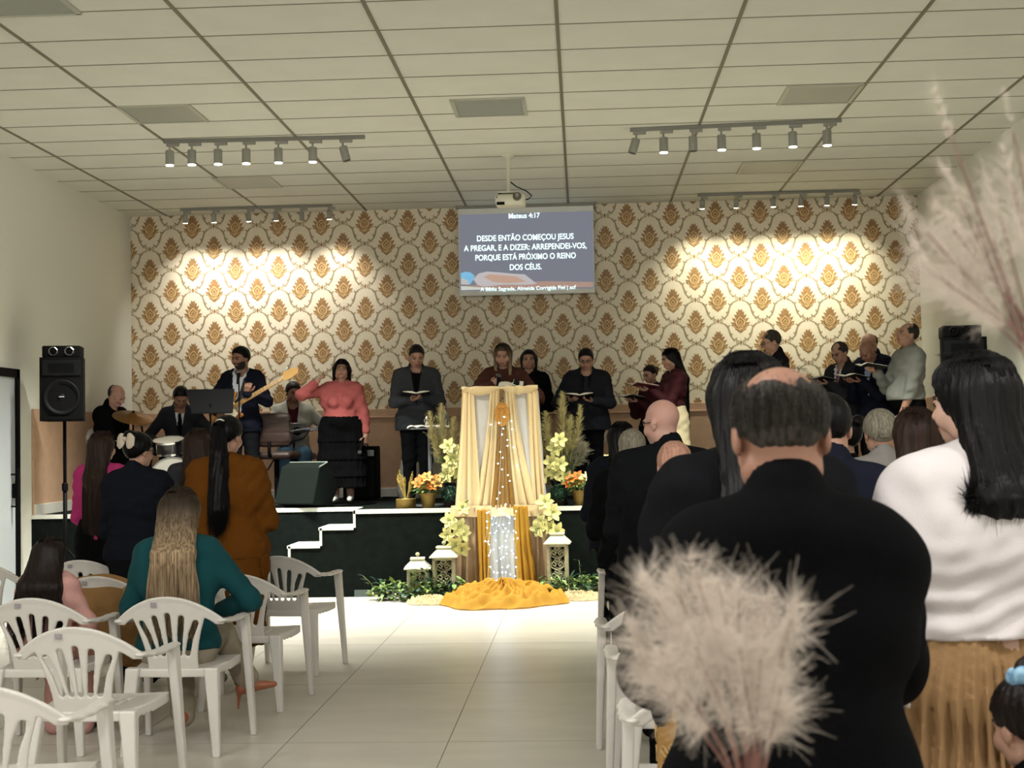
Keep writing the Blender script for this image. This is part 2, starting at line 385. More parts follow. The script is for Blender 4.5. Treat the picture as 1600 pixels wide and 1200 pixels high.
# projector on its pole
m_proj = mat('projector_white', '#c9c6b4', 0.4)
t = thing('projector', 'cream projector on a ceiling pole above the hanging screen', 'projector', (-.69, 13.64, CEIL))
g = G(); g.lathe([(.075, 0), (.07, -.012), (.03, -.03), (.022, -.04)], (0, 0, 0), 24); g.tube([(0, 0, -.02), (0, 0, -.40)], .021, 14); g.box((0, 0, -.40), (.2, .2, .012)); g.make('pole', m_proj, t, auto=40)
g = G(); g.box((.02, 0, -.475), (.30, .24, .115), bevel=.03); b = g.make('body', m_proj, t, auto=50)
g = G(); g.lathe([(.045, 0), (.042, .018), (.034, .02), (.03, .008), (.0, .004)], (.09, -.115, -.45), 20, Matrix.Rotation(PI / 2, 3, 'X')); g.make('lens', mat('projector_lens', '#5d5a48', .25), b, auto=40)
g = G(); g.box((-.075, -.121, -.515), (.08, .006, .03)); g.make('vent', m_black, b)
g = G(); g.tube([(.02, 0, -.28), (.08, .0, -.33), (.18, -.02, -.38), (.235, -.03, -.43), (.20, -.03, -.465), (.15, -.02, -.47)], .006); g.tube([(-.02, 0, -.39), (-.09, -.09, -.41), (-.115, -.123, -.46)], .005); g.make('cable', m_black, t, smooth=True)
# projection screen with the projected verse
SX0, SX1, SZ0, SZ1, SY = -1.463, .190, 3.30, 4.372, 16.60
t = thing('projection_screen', 'white roll-down screen showing a projected bible verse on the wallpaper wall', 'screen', ((SX0 + SX1) / 2, SY, SZ0))
SW, SH = SX1 - SX0, SZ1 - SZ0
m_sc = mat('screen_fabric', '#d8d8d4', 0.8); m_scl = mat('projected_grey', '#30333c', .9, emit='#7d808b', estr=.5)
m_txt = mat('projected_text', '#ffffff', .9, emit='#d5fbff', estr=.75); 
g = G(); g.box((0, .012, SH / 2), (SW, .008, SH)); g.box((0, .01, .008), (SW + .01, .02, .022), bevel=.006); g.make('cloth', m_sc, t)
g = G(); g.box((0, .02, SH + .02), (SW + .06, .06, .05), bevel=.012); g.make('roller_case', mat('screen_case', '#7d7c74', .5), t)
g = G(); g.box((0, .005, .055 + (SH - .13) / 2), (SW - .02, .004, SH - .13)); im = g.make('projected_image', m_scl, t)
m_pg = mat('projected_page', '#888', .9, emit='#b9b3b8', estr=.5); m_pg2 = mat('projected_page_warm', '#888', .9, emit='#c49a86', estr=.45); m_bl = mat('projected_blue', '#888', .9, emit='#63b6e0', estr=.5); m_hz = mat('projected_horizon', '#888', .9, emit='#b0897c', estr=.42)
def flat(pts, m, y, name):
    g = G(); g.add([(a - SW / 2, y, b) for a, b in pts] + [(a - SW / 2, y + .001, b) for a, b in pts], [tuple(range(len(pts))), tuple(range(2 * len(pts) - 1, len(pts) - 1, -1))]); return g.make(name, m, im)
flat([(.02, .07), (SW - .02, .07), (SW - .02, .13), (1.05, .155), (.02, .12)], m_hz, .0024, 'projected_table')
flat([(.02, .28), (.08, .295), (.14, .285), (.19, .24), (.17, .19), (.13, .135), (.02, .14)], m_bl, .0020, 'projected_page')
flat([(.02, .14), (.12, .135), (.10, .19), (.02, .22)], m_pg, .0016, 'projected_page')
flat([(.17, .20), (.24, .27), (.34, .29), (.50, .275), (.66, .255), (.80, .245), (.95, .125), (.80, .115), (.55, .125), (.30, .105), (.22, .13)], m_pg, .0016, 'projected_page')
flat([(.30, .22), (.36, .26), (.52, .24), (.70, .22), (.82, .15), (.6, .14), (.42, .16)], m_pg2, .0012, 'projected_page')
flat([(.02, .07), (.40, .07), (.42, .085), (.24, .10), (.02, .12)], mat('projected_pale', '#888', .9, emit='#c9cfc6', estr=.48), .0012, 'projected_edge')
def text(body, x, z, size, m, parent, y, ext=0.0, width=None, rot=(PI / 2, 0, 0), bold=0.0, name='lettering'):
    cu = bpy.data.curves.new(name, 'FONT'); cu.body = body; cu.size = size; cu.align_x = 'CENTER'; cu.align_y = 'CENTER'; cu.offset = bold; cu.extrude = ext
    o = bpy.data.objects.new(name, cu); COL.objects.link(o); bpy.context.view_layer.update()
    if width: o.scale = (width / max(o.dimensions.x, 1e-3),) * 1 + (1, 1)
    dg = bpy.context.evaluated_depsgraph_get(); me = bpy.data.meshes.new_from_object(o.evaluated_get(dg)); sc = o.scale.copy()
    bpy.data.objects.remove(o)
    me.transform(Matrix.Diagonal((*sc, 1))); me.materials.clear(); me.materials.append(m)
    n = link(bpy.data.objects.new(name, me), parent); n.rotation_euler = rot; n.location = (x, y, z); return n
SC = SH / 141.0 * 1.0                    # metres per photo pixel on the screen
for body, px, pz, wpx, hs in (('Mateus 4:17', 104, 14, 49, .085), ('DESDE ENTÃO COMEÇOU JESUS', 105, 48, 152, .098), ('A PREGAR, E A DIZER: ARREPENDEI-VOS,', 105, 63, 193, .098),
                              ('PORQUE ESTÁ PRÓXIMO O REINO', 105, 78, 158, .098), ('DOS CÉUS.', 105, 94, 50, .098), ('A Bíblia Sagrada, Almeida Corrigida Fiel | acf', 108, 127, 150, .062)):
    text(body, (px - 106.5) / 213 * SW, SH - pz / 136 * SH, hs, m_txt, im, -.002, width=wpx / 213 * SW, bold=.0014 if hs > .07 else .0006)
g = G(); g.tube([(SX0 + .02, 16.62, 3.62), (SX0 + .02, 16.62, 3.05)], .004); tag(g.make('pull_cord', m_base), 'thin pale pull cord hanging at the edge of the projection screen', 'cord')
# ------------------------------------------------------------------ implicit-surface modelling (smooth unions of tapered limbs, meshed by surface nets)
def V3(*a): return np.array(a, float)
class Field:
    def __init__(s): s.ops = []
    def cap(s, a, b, r1, r2=None, k=.02, flat=None, sub=False):
        """tapered capsule a->b; flat=(axis, factor) squashes it along axis"""
        s.ops.append(('c', np.array(a, float), np.array(b, float), r1, r1 if r2 is None else r2, k, flat, sub)); return s
    def ell(s, c, r, k=.02, R=None, sub=False):
        s.ops.append(('e', np.array(c, float), np.array(r, float), None if R is None else np.array(R, float), 0, k, None, sub)); return s
    def fn(s, f): s.ops.append(('f', f)); return s
    def bounds(s, pad=.03):
        lo = V3(9, 9, 9); hi = -lo
        for o in s.ops:
            if o[0] == 'f' or o[7]: continue
            if o[0] == 'c': R = max(o[3], o[4]); l = np.minimum(o[1], o[2]) - R; h = np.maximum(o[1], o[2]) + R
            else: R = max(o[2]); l = o[1] - R; h = o[1] + R
            lo = np.minimum(lo, l); hi = np.maximum(hi, h)
        return lo - pad, hi + pad
    def evaluate(s, xs, ys, zs):
        D = np.full((len(xs), len(ys), len(zs)), .6, np.float32); ax = (xs, ys, zs)
        sp = [max(np.diff(a).max(), .005) for a in ax]
        for o in s.ops:
            if o[0] == 'f':
                D = o[1](D, xs[:, None, None], ys[None, :, None], zs[None, None, :]); continue
            k = o[5]
            if o[0] == 'c': R = max(o[3], o[4]); lo = np.minimum(o[1], o[2]) - R; hi = np.maximum(o[1], o[2]) + R
            else: R = max(o[2]); lo = o[1] - R; hi = o[1] + R
            sl = []
            for i in range(3):
                m = k + 2.2 * sp[i] + .004
                sl.append(slice(max(0, np.searchsorted(ax[i], lo[i] - m) - 1), np.searchsorted(ax[i], hi[i] + m) + 1))
            X = xs[sl[0]][:, None, None]; Y = ys[sl[1]][None, :, None]; Z = zs[sl[2]][None, None, :]
            if X.size == 0 or Y.size == 0 or Z.size == 0: continue
            if o[0] == 'c':
                a, b = o[1], o[2]; d = b - a; L = d @ d
                px, py, pz = X - a[0], Y - a[1], Z - a[2]
                t = np.clip((px * d[0] + py * d[1] + pz * d[2]) / L, 0, 1) if L > 1e-12 else 0
                qx, qy, qz = px - t * d[0], py - t * d[1], pz - t * d[2]
                if o[6] is not None:
                    w, f = o[6]; dot = (qx * w[0] + qy * w[1] + qz * w[2]) * (1 / f - 1)
                    qx, qy, qz = qx + w[0] * dot, qy + w[1] * dot, qz + w[2] * dot
                dd = np.sqrt(qx * qx + qy * qy + qz * qz) - (o[3] + t * (o[4] - o[3]))
                if o[6] is not None: dd = dd * (.5 + .5 * min(1, o[6][1]))
            else:
                px, py, pz = X - o[1][0], Y - o[1][1], Z - o[1][2]
                if o[3] is not None:
                    R_ = o[3]; px, py, pz = (px * R_[0, 0] + py * R_[1, 0] + pz * R_[2, 0], px * R_[0, 1] + py * R_[1, 1] + pz * R_[2, 1], px * R_[0, 2] + py * R_[1, 2] + pz * R_[2, 2])
                r = o[2]; k0 = np.sqrt((px / r[0]) ** 2 + (py / r[1]) ** 2 + (pz / r[2]) ** 2) + 1e-9
                k1 = np.sqrt((px / r[0] ** 2) ** 2 + (py / r[1] ** 2) ** 2 + (pz / r[2] ** 2) ** 2) + 1e-9
                dd = k0 * (k0 - 1) / k1
            c = D[sl[0], sl[1], sl[2]]
            if o[7]:
                h = np.clip(.5 - .5 * (c + dd) / k, 0, 1); n = c * (1 - h) - dd * h + k * h * (1 - h)
            else:
                h = np.clip(.5 + .5 * (c - dd) / k, 0, 1); n = c * (1 - h) + dd * h - k * h * (1 - h)
            D[sl[0], sl[1], sl[2]] = n
        return D
def axis(lo, hi, h, fine=()):
    out = [lo]; x = lo
    while x < hi:
        hh = h
        for a, b, f in fine:
            if a - h * .5 <= x <= b: hh = min(hh, f)
        x += hh; out.append(x)
    return np.array(out)
def surface_nets(D, xs, ys, zs):
    D = D.copy()
    for a in range(3):
        sl = [slice(None)] * 3; sl[a] = 0; D[tuple(sl)] = np.maximum(D[tuple(sl)], .01); sl[a] = -1; D[tuple(sl)] = np.maximum(D[tuple(sl)], .01)
    S_ = D < 0; nx, ny, nz = D.shape
    c = np.zeros((nx - 1, ny - 1, nz - 1), np.int8)
    for i in (0, 1):
        for j in (0, 1):
            for k in (0, 1): c += S_[i:nx - 1 + i, j:ny - 1 + j, k:nz - 1 + k]
    mix = (c > 0) & (c < 8); ci, cj, ck = np.nonzero(mix); n = len(ci)
    if n == 0: return np.zeros((0, 3)), np.zeros((0, 4), int)
    idx = np.full(mix.shape, -1, np.int32); idx[mix] = np.arange(n)
    acc = np.zeros((n, 3)); cnt = np.zeros(n)
    co = [(i, j, k) for i in (0, 1) for j in (0, 1) for k in (0, 1)]
    for a in co:
        for ax_ in range(3):
            if a[ax_] == 1: continue
            b = list(a); b[ax_] = 1
            va = D[ci + a[0], cj + a[1], ck + a[2]]; vb = D[ci + b[0], cj + b[1], ck + b[2]]
            m = (va < 0) != (vb < 0)
            t = np.where(m, va / np.where(m, va - vb, 1), 0)
            pa = np.stack([xs[ci + a[0]], ys[cj + a[1]], zs[ck + a[2]]], 1); pb = np.stack([xs[ci + b[0]], ys[cj + b[1]], zs[ck + b[2]]], 1)
            acc += np.where(m[:, None], pa + t[:, None] * (pb - pa), 0); cnt += m
    V = acc / cnt[:, None]; Fs = []
    for ax_ in range(3):
        o1, o2 = [(1, 2), (2, 0), (0, 1)][ax_]
        sa = [slice(None)] * 3; sb = [slice(None)] * 3; sa[ax_] = slice(0, -1); sb[ax_] = slice(1, None)
        A, B = S_[tuple(sa)], S_[tuple(sb)]; ed = A != B
        i, j, k = np.nonzero(ed); P = np.stack([i, j, k], 1)
        ok = (P[:, o1] > 0) & (P[:, o2] > 0) & (P[:, o1] < D.shape[o1] - 1) & (P[:, o2] < D.shape[o2] - 1)
        P = P[ok]; inside = A[P[:, 0], P[:, 1], P[:, 2]]
        q = []
        for d1, d2 in ((-1, -1), (0, -1), (0, 0), (-1, 0)):
            Q = P.copy(); Q[:, o1] += d1; Q[:, o2] += d2; q.append(idx[Q[:, 0], Q[:, 1], Q[:, 2]])
        q = np.stack(q, 1); q[~inside] = q[~inside][:, ::-1]; Fs.append(q)
    F = np.concatenate(Fs); F = F[(F >= 0).all(1)]
    return V, F
def net(field, h, fine=((), (), ()), pad=.03, box=None):
    lo, hi = field.bounds(pad)
    if box is not None: lo = np.maximum(lo, box[0]); hi = np.minimum(hi, box[1])
    ax = [axis(lo[i], hi[i], h, fine[i]) for i in range(3)]
    D = field.evaluate(*ax)
    return surface_nets(D, *ax)
def split_by(V, F, zones):
    """zones: list of fn(centres)->bool mask; returns material index per face (0 = none, later zones win)"""
    C = V[F].mean(1); mi = np.zeros(len(F), int)
    for i, z in enumerate(zones): mi[z(C)] = i + 1
    return mi
def submesh(V, F, m):
    f = F[m]; u, inv = np.unique(f, return_inverse=True); return V[u], inv.reshape(f.shape)
def nrm(v): v = np.array(v, float); return v / (np.linalg.norm(v) + 1e-12)
def rotm(axis_, ang): return np.array(Matrix.Rotation(ang, 3, Vector(axis_)))
# ------------------------------------------------------------------ people
SKIN = {k: mat('skin_' + k, c, 0.5, vary=.12, vscale=14, spec=.4) for k, c in dict(light='#b08d7d', mid='#a07a68', tan='#86604f', dark='#5f463a', pink='#b0877b').items()}
m_lip = mat('lip', '#8d4a44', .45); m_eye = mat('dark_eye', '#1c1512', .25); m_brow = mat('eyebrow', '#2a1d16', .8); m_beard = mat('dark_beard', '#1d1613', .8); m_grizz = mat('grey_stubble', '#7b6d63', .8)
def fab(name, c, rough=.9, bump=.25, bs=260, **k): return mat('cloth_' + name, c, rough, bump=bump, bscale=bs, spec=.06, **k)
def hairmat(name, c, c2, rough=.45): return mat('hair_' + name, c, rough, bump=.22, bscale=30, bstretch=(9, 9, .09), col2=c2, vscale=12, spec=.15)
HAIR = dict(black=hairmat('black', '#040304', '#080607', .40), brown=hairmat('brown', '#1e1411', '#30211b'), dbrown=hairmat('dark_brown', '#110c0b', '#1e1512', .38), grey=hairmat('grey', '#5f5a50', '#8b8577', .6),
            salt=hairmat('salt', '#211e1c', '#3d3833', .6), blonde=hairmat('blonde', '#5d4a37', '#a18b70', .5), red=hairmat('reddish', '#8c6455', '#a98272', .6), balayage=hairmat('balayage', '#4a3a2c', '#8d7a60', .5))
def dark_roots(m, z0, z1, col):
    nt = m.node_tree; b = nt.nodes['Principled BSDF']; src = b.inputs['Base Color'].links[0].from_socket; tc = nt.nodes.new('ShaderNodeTexCoord'); sp = nt.nodes.new('ShaderNodeSeparateXYZ'); mr = nt.nodes.new('ShaderNodeMapRange'); mx = nt.nodes.new('ShaderNodeMix'); mx.data_type = 'RGBA'
    nt.links.new(tc.outputs['Object'], sp.inputs[0]); nt.links.new(sp.outputs[2], mr.inputs[0]); mr.inputs[1].default_value = z0; mr.inputs[2].default_value = z1; nt.links.new(mr.outputs[0], mx.inputs['Factor']); nt.links.new(src, mx.inputs['A']); mx.inputs['B'].default_value = (*srgb(col), 1); nt.links.new(mx.outputs['Result'], b.inputs['Base Color'])
dark_roots(HAIR['blonde'], 1.0, 1.24, '#2c231b'); dark_roots(HAIR['balayage'], 1.42, 1.66, '#241a14')
def foldfn(amp, seed, lam=(.07, .16), vert=.75):
    r = random.Random(seed); W = []
    for _ in range(5):
        l = 2 * PI / r.uniform(*lam); th = r.uniform(0, 2 * PI); vz = r.uniform(vert - .3, 1)
        h = math.sqrt(max(0, 1 - min(1, vz) ** 2)); W.append((l * h * math.cos(th), l * h * math.sin(th), l * vz, r.uniform(0, 6)))
    def f(D, X, Y, Z):
        for a, b, c, p in W: D = D + (amp / 3) * np.sin(a * X + b * Y + c * Z + p + 1.3 * np.sin(7 * X + 5 * Z + p))
        return D
    return f
def catmull(P, n):
    P = [np.array(p, float) for p in P]; P = [2 * P[0] - P[1]] + P + [2 * P[-1] - P[-2]]; out = []
    m = len(P) - 3
    for i in range(n):
        u = i / (n - 1) * m; k = min(int(u), m - 1); t = u - k; a, b, c, d = P[k:k + 4]
        out.append(.5 * (2 * b + (c - a) * t + (2 * a - 5 * b + 4 * c - d) * t * t + (3 * b - a - 3 * c + d) * t ** 3))
    return np.array(out)
def tubes_mesh(paths, radii, sides=3):
    """many thin tapered strands in one (V,F); paths (n,m,3), radii (n,m)"""
    Pp = np.asarray(paths, float); n, m, _ = Pp.shape
    T = np.gradient(Pp, axis=1); T /= np.linalg.norm(T, axis=2, keepdims=True) + 1e-9
    ref = np.where(np.abs(T[..., 2:3]) > .8, np.array([1., 0, 0]), np.array([0, 0, 1.]))
    A = np.cross(T, ref); A /= np.linalg.norm(A, axis=2, keepdims=True) + 1e-9; B = np.cross(T, A)
    V = np.stack([Pp + (A * math.cos(2 * PI * k / sides) + B * math.sin(2 * PI * k / sides)) * radii[..., None] for k in range(sides)], 2)
    base = (np.arange(n)[:, None, None] * m + np.arange(m - 1)[None, :, None]) * sides + np.arange(sides)[None, None, :]
    nx = (np.arange(n)[:, None, None] * m + np.arange(m - 1)[None, :, None]) * sides + ((np.arange(sides) + 1) % sides)[None, None, :]
    F = np.stack([base, nx, nx + sides, base + sides], -1).reshape(-1, 4)
    return V.reshape(-1, 3), F

HANDP = dict(relax=(.25, .4, .3), curl=(.7, .9, .6), fist=(1.25, 1.45, .8), flat=(.06, .1, .08), hold=(.45, .6, .45), grip=(1.0, 1.2, .7))
def add_hand(fd, w, f, n, right, pose, s):
    f = nrm(f); n = nrm(np.array(n) - f * np.dot(n, f)); t = np.cross(f, n) * (1 if right else -1)
    c = HANDP[pose] if isinstance(pose, str) else pose
    w = np.array(w, float)
    fd.cap(w - f * .02 * s, w + f * .03 * s, .019 * s, .022 * s, k=.02, flat=(n, .72))
    for i, off in enumerate((.030, .011, -.009, -.027)):
        kn = w + (f * (.090 - .004 * abs(i - 1)) + t * off) * s
        fd.cap(w + (f * .02 + t * off * .55) * s, kn, .013 * s, .0105 * s, k=.012)
        L = (.074, .082, .077, .060)[i] * s; d = f + t * off * 1.2; d = nrm(d); p = kn; nn = n; r = (.0092, .0095, .0092, .0082)[i] * s
        for j, fr in enumerate((.45, .30, .25)):
            a = c[j] * (1 + .10 * (i - 1)); d, nn = d * math.cos(a) + nn * math.sin(a), nn * math.cos(a) - d * math.sin(a)
            q = p + d * L * fr; fd.cap(p, q, r, r * .9, k=.004); r *= .9; p = q
    p = w + (f * .022 + t * .024 + n * .006) * s; d = nrm(f * .62 + t * .70 + n * .35); q = p + d * .046 * s
    fd.cap(p, q, .0125 * s, .0105 * s, k=.010); cc = min(.9, c[0] * .7); d2 = nrm(d * math.cos(cc) + (f * .6 + n * .6 - t * .25) * math.sin(cc)); fd.cap(q, q + d2 * .034 * s, .0103 * s, .0082 * s, k=.004)
    return w + f * .07 * s + n * .03 * s

class P: pass
def person(label, loc, rz=0.0, H=1.70, b=1.0, sex='m', skin='mid', lean=0.0, hp=0.0, hy=0.0, hr=0.0, seat=None, arms=None, legs=None, belly=0.0, bust=None,
           top=None, bottom=None, shoes='#151515', hair=None, face=True, beard=None, h=.011, hq=.006, hs=1.0, sw=None, group=None, knees=None, foldseed=1, hands=True, brow=True):
    q = P(); root = thing('person', label, 'person', loc, rz, group); q.root = root
    fem = sex == 'f'; s = H / 1.72; q.H = H; q.s = s
    sw = (sw or (.104 if fem else .115)) * H * (1 + .35 * (b - 1))
    pz = .53 * H if seat is None else seat + .085 * s
    cl, sl = math.cos(lean), math.sin(lean)
    def U(x, y, z):                       # upper body: offsets from the pelvis, leaning forward
        return V3(x, y * cl - z * sl, pz + y * sl + z * cl)
    q.U = U
    yax = V3(0, cl, sl); q.yax = yax
    neck = U(0, .012 * H, .318 * H); headb = U(0, -.004 * H, .352 * H)
    Rh = rotm((0, 0, 1), hy) @ rotm((1, 0, 0), lean + hp) @ rotm((0, 1, 0), hr)
    k = s * hs
    def Hd(x, y, z): return headb + Rh @ (V3(x, y, z - .012) * k)
    q.Hd = Hd; q.Rh = Rh; q.k = k
    if bust is None: bust = .5 if fem else 0
    def torso(fd, i=0.0, lo=True, kk=.05):
        if lo: fd.cap(U(-.042 * H * b, .005, -.005 * H), U(.042 * H * b, .005, -.005 * H), .074 * H * b + i, k=kk, flat=(yax, .86))
        fd.cap(U(-.036 * H * b, 0, .085 * H), U(.036 * H * b, 0, .085 * H), (.064 if not fem else .058) * H * b + i, k=kk, flat=(yax, .86))
        fd.cap(U(-.050 * H * b, .004, .20 * H), U(.050 * H * b, .004, .20 * H), .070 * H * b + i, k=kk, flat=(yax, .80))
        fd.cap(U(-.8 * sw, .008, .272 * H), U(.8 * sw, .008, .268 * H), .041 * H * (.6 + .4 * b) + i, k=.05, flat=(yax, .95))
        for x in (-1, 1): fd.cap(U(0, .016 * H, .312 * H), U(x * .85 * sw, .010 * H, .290 * H), .033 * H + i * .8, .030 * H + i * .8, k=.035)
        if belly: fd.ell(U(0, -.035 * H, .06 * H), (.085 * H * b + i, .07 * H + belly + i, .085 * H + i), k=.06)
        if bust:
            for x in (-1, 1): fd.ell(U(x * .045 * H, -.052 * H * b, .185 * H), (.038 * H + i, (.030 + .02 * bust) * H + i, .040 * H + i), k=.035)
    # arms
    A = {}
    arms = arms or {}
    for x, nm in ((1, 'L'), (-1, 'R')):
        sp = U(x * sw, .008, .270 * H); a = arms.get(nm, arms.get('B', 'front'))
        if a == 'front': a = dict(w=(x * .055 * s, -.19 * s * (.5 + .5 * b) - .02, (.585 * H if seat is None else pz + .10)), pole=(x * .75, .35, -.6), f=(-x * .85, -.25, -.2), n=(0, .9, -.3), p='relax')
        elif a == 'side': a = dict(w=(x * (sw + .07 * s), -.03, .49 * H), pole=(x * .25, 1, 0), f=(x * .02, -.12, -1), n=(-x, .1, 0), p='relax')
        elif a == 'book': a = dict(w=(x * .075 * s, -.30 * s, pz + .20 * H), pole=(x * .45, .35, -1), f=(-x * .55, -.75, .05), n=(-x * .1, -.2, 1), p='hold')
        elif a == 'lap': a = dict(w=(x * .10 * s, -.26 * s, pz + .06), pole=(x, .4, -.3), f=(-x * .5, -.8, -.1), n=(0, 0, -1), p='relax')
        W = np.array(a['w'], float); l1, l2 = .186 * H, .152 * H; d = W - sp; L = np.linalg.norm(d)
        if L > (l1 + l2) * .995: W = sp + d / L * (l1 + l2) * .995; d = W - sp; L = np.linalg.norm(d)
        dn = d / L; ca = (l1 * l1 + L * L - l2 * l2) / (2 * l1 * L); ca = max(-1, min(1, ca)); po = np.array(a['pole'], float); po = nrm(po - dn * (po @ dn))
        E = sp + dn * l1 * ca + po * l1 * math.sqrt(1 - ca * ca)
        A[nm] = (sp, E, W, a)
    q.A = A
    ab = .55 + .45 * b
    def arm(fd, i=0.0, end=2.0, kk=.03, cuff=0.0, flare=0.0):
        for nm, (sp, E, W, a) in A.items():
            r0, r1, r2 = .031 * H * ab + i, .027 * H * ab + i, .0165 * H * (.7 + .3 * ab) + i + cuff
            e1 = min(1, end); pe = sp + (E - sp) * e1; fd.cap(sp, pe, r0, r0 + (r1 - r0) * e1 + (flare if end <= 1 else 0), k=kk)
            if end > 1: e2 = end - 1; fd.cap(E, E + (W - E) * e2, r1, r1 + (r2 - r1) * e2 + flare, k=kk)
    # legs
    Lg = {}
    for x, nm in ((1, 'L'), (-1, 'R')):
        hp_ = V3(x * .05 * H * (.6 + .4 * b), .004, pz - .02 * H)
        if legs and nm in legs: kn, an = [np.array(v, float) for v in legs[nm]]
        elif seat is not None:
            kn = hp_ + V3(x * .03, -.245 * H, .005); an = V3(kn[0], kn[1] + .03, .05 * s)
            if knees: kn = kn + np.array(knees); an = V3(kn[0], kn[1] + .03, .05 * s)
        else: kn = V3(x * .052 * H, -.008, .285 * H); an = V3(x * .052 * H, .022, .045 * H)
        Lg[nm] = (hp_, kn, an)
    q.Lg = Lg
    lb = .6 + .4 * b
    def leg(fd, i=0.0, kk=.03, end=1.0, wide=0.0):
        for hp_, kn, an in Lg.values():
            fd.cap(hp_, kn, .056 * H * lb + i, .036 * H * lb + i + wide * .5, k=kk)
            e = kn + (an - kn) * end; fd.cap(kn, e, .036 * H * lb + i + wide * .5, .025 * H + i + wide, k=kk)
            if i == 0: fd.ell(kn + (an - kn) * .3 + V3(0, .014 * H, 0), (.030 * H, .032 * H, .06 * H), k=.03)
    # ---- the body itself: one continuous skin surface
    trs = bool(bottom) and bottom.get('kind', 'trousers') == 'trousers'; fd = Field(); torso(fd, -.003 if top else 0); arm(fd); leg(fd, -.008 if trs else 0)
    for hp_, kn, an in Lg.values():
        fwd = V3(0, -1, 0); fd.cap(an + V3(0, .02, -.02 * s), an + fwd * .13 * s + V3(0, 0, -.025 * s), .030 * s, .022 * s, k=.02)
    nr = (.030 if fem else .036) * H
    fd.cap(neck + V3(0, 0, -.02), Hd(0, .018, .06), nr, nr * .92, k=.025)
    if hands:
        for nm, (sp, E, W, a) in A.items():
            add_hand(fd, W, a.get('f', W - E), a.get('n', (0, 0, -1)), nm == 'R', a.get('p', 'relax'), s * (.92 if fem else 1.0) * 1.04)
    def ell(c, r, kk=.02, sub=False): fd.ell(Hd(*c), np.array(r) * k, k=kk * k, R=Rh, sub=sub)
    ell((0, .014, .140), (.076, .094, .088), .02)
    ell((0, -.026, .082), (.060, .068, .074), .03); ell((0, -.062, .030), (.028, .026, .022), .03)
    for x in (-1, 1):
        ell((x * .048, -.05, .078), (.022, .03, .028), .02); ell((x * .079, .012, .100), (.010, .020, .031), .008); ell((x * .055, -.005, .045), (.018, .03, .03), .02)
        ell((x * .031, -.100, .114), (.017, .016, .011), .012, True); ell((x * .031, -.080, .113), (.014, .013, .011), .006)
    ell((0, -.078, .134), (.052, .018, .014), .016)
    fd.cap(Hd(0, -.090, .118), Hd(0, -.110, .086), .0075 * k, .0125 * k, k=.010); 
    for x in (-1, 1): ell((x * .013, -.097, .080), (.010, .011, .008), .006)
    ell((0, -.091, .052), (.024, .010, .006), .006); ell((0, -.089, .043), (.021, .010, .006), .006)
    hc = Hd(0, 0, .11); fr = [[], [], []]
    for i in range(3): fr[i].append((hc[i] - .125 * k, hc[i] + .135 * k, hq))
    if hands:
        for nm, (sp, E, W, a) in A.items():
            c = W + nrm(a.get('f', W - E)) * .07
            for i in range(3): fr[i].append((c[i] - .085, c[i] + .085, max(.0055, hq * .9)))
    V, F = net(fd, h * 1.15, fr)
    Ci = (V[F].mean(1) - headb) @ Rh / k + V3(0, 0, .012)
    mats = [SKIN[skin], m_lip, m_eye, m_brow, m_beard if beard != 'grey' else m_grizz]; mi = np.zeros(len(F), int)
    X_, Y_, Z_ = np.abs(Ci[:, 0]), Ci[:, 1], Ci[:, 2]
    if face:
        if beard: mi[(Y_ < .0) & (Z_ < .066 + .35 * np.maximum(0, X_ - .035)) & (Z_ > -.01) & (Y_ < -.01) & (X_ < .08) & ~((X_ < .02) & (Z_ > .040) & (Z_ < .056))] = 4
        if brow: mi[(Y_ < -.07) & (X_ > .012) & (X_ < .052) & (np.abs(Z_ - .132 + .06 * (X_ - .03) ** 2 * 20) < .0052)] = 3
        mi[(Y_ < -.07) & (np.abs(X_ - .031) < .014) & (np.abs(Z_ - .1125) < .0048)] = 2
        mi[(Y_ < -.085) & (X_ < .024) & (np.abs(Z_ - .0475) < .0085)] = 1
    q.body = mesh_obj('body', V, F, mats, root, mi=mi)
    # ---- clothing
    if bottom:
        fd = Field(); kind = bottom.get('kind', 'trousers'); i = bottom.get('infl', .011)
        if kind == 'trousers':
            torso(fd, i, kk=.04); leg(fd, i, end=bottom.get('len', .98), wide=bottom.get('wide', .010)); wz = bottom.get('waist', .075) * H
            n_ = V3(0, -sl, cl); o_ = U(0, 0, wz)
            fd.fn(lambda D, X, Y, Z: np.maximum(D, (X - o_[0]) * n_[0] + (Y - o_[1]) * n_[1] + (Z - o_[2]) * n_[2]))
            fd.fn(foldfn(bottom.get('fold', .004), foldseed))
        elif kind == 'skirt':
            hem = bottom.get('hem', .30) * H; fl = bottom.get('flare', .05) ; wz = bottom.get('waist', .09) * H
            if belly: fd.ell(U(0, -.035 * H, .06 * H), (.085 * H * b + i, .07 * H + belly + i, .085 * H + i), k=.06)
            for x in (-1, 1):
                fd.cap(V3(x * .042 * H * b, .005, pz + wz), V3(x * .045 * H * b, .005, pz - .01), .060 * H * b + i, .076 * H * b + i, k=.05, flat=(V3(0, 1, 0), .88))
                fd.cap(V3(x * .045 * H * b, .005, pz - .01), V3(x * (.040 * H * b + fl * .6), .0, hem - .05), .076 * H * b + i, .070 * H * b + fl, k=.05, flat=(V3(0, 1, 0), .9))
            fd.fn(lambda D, X, Y, Z: np.maximum(np.maximum(D, Z - (pz + wz)), hem - Z))
            npl, am = bottom.get('pleats', 0), bottom.get('pamp', .008)
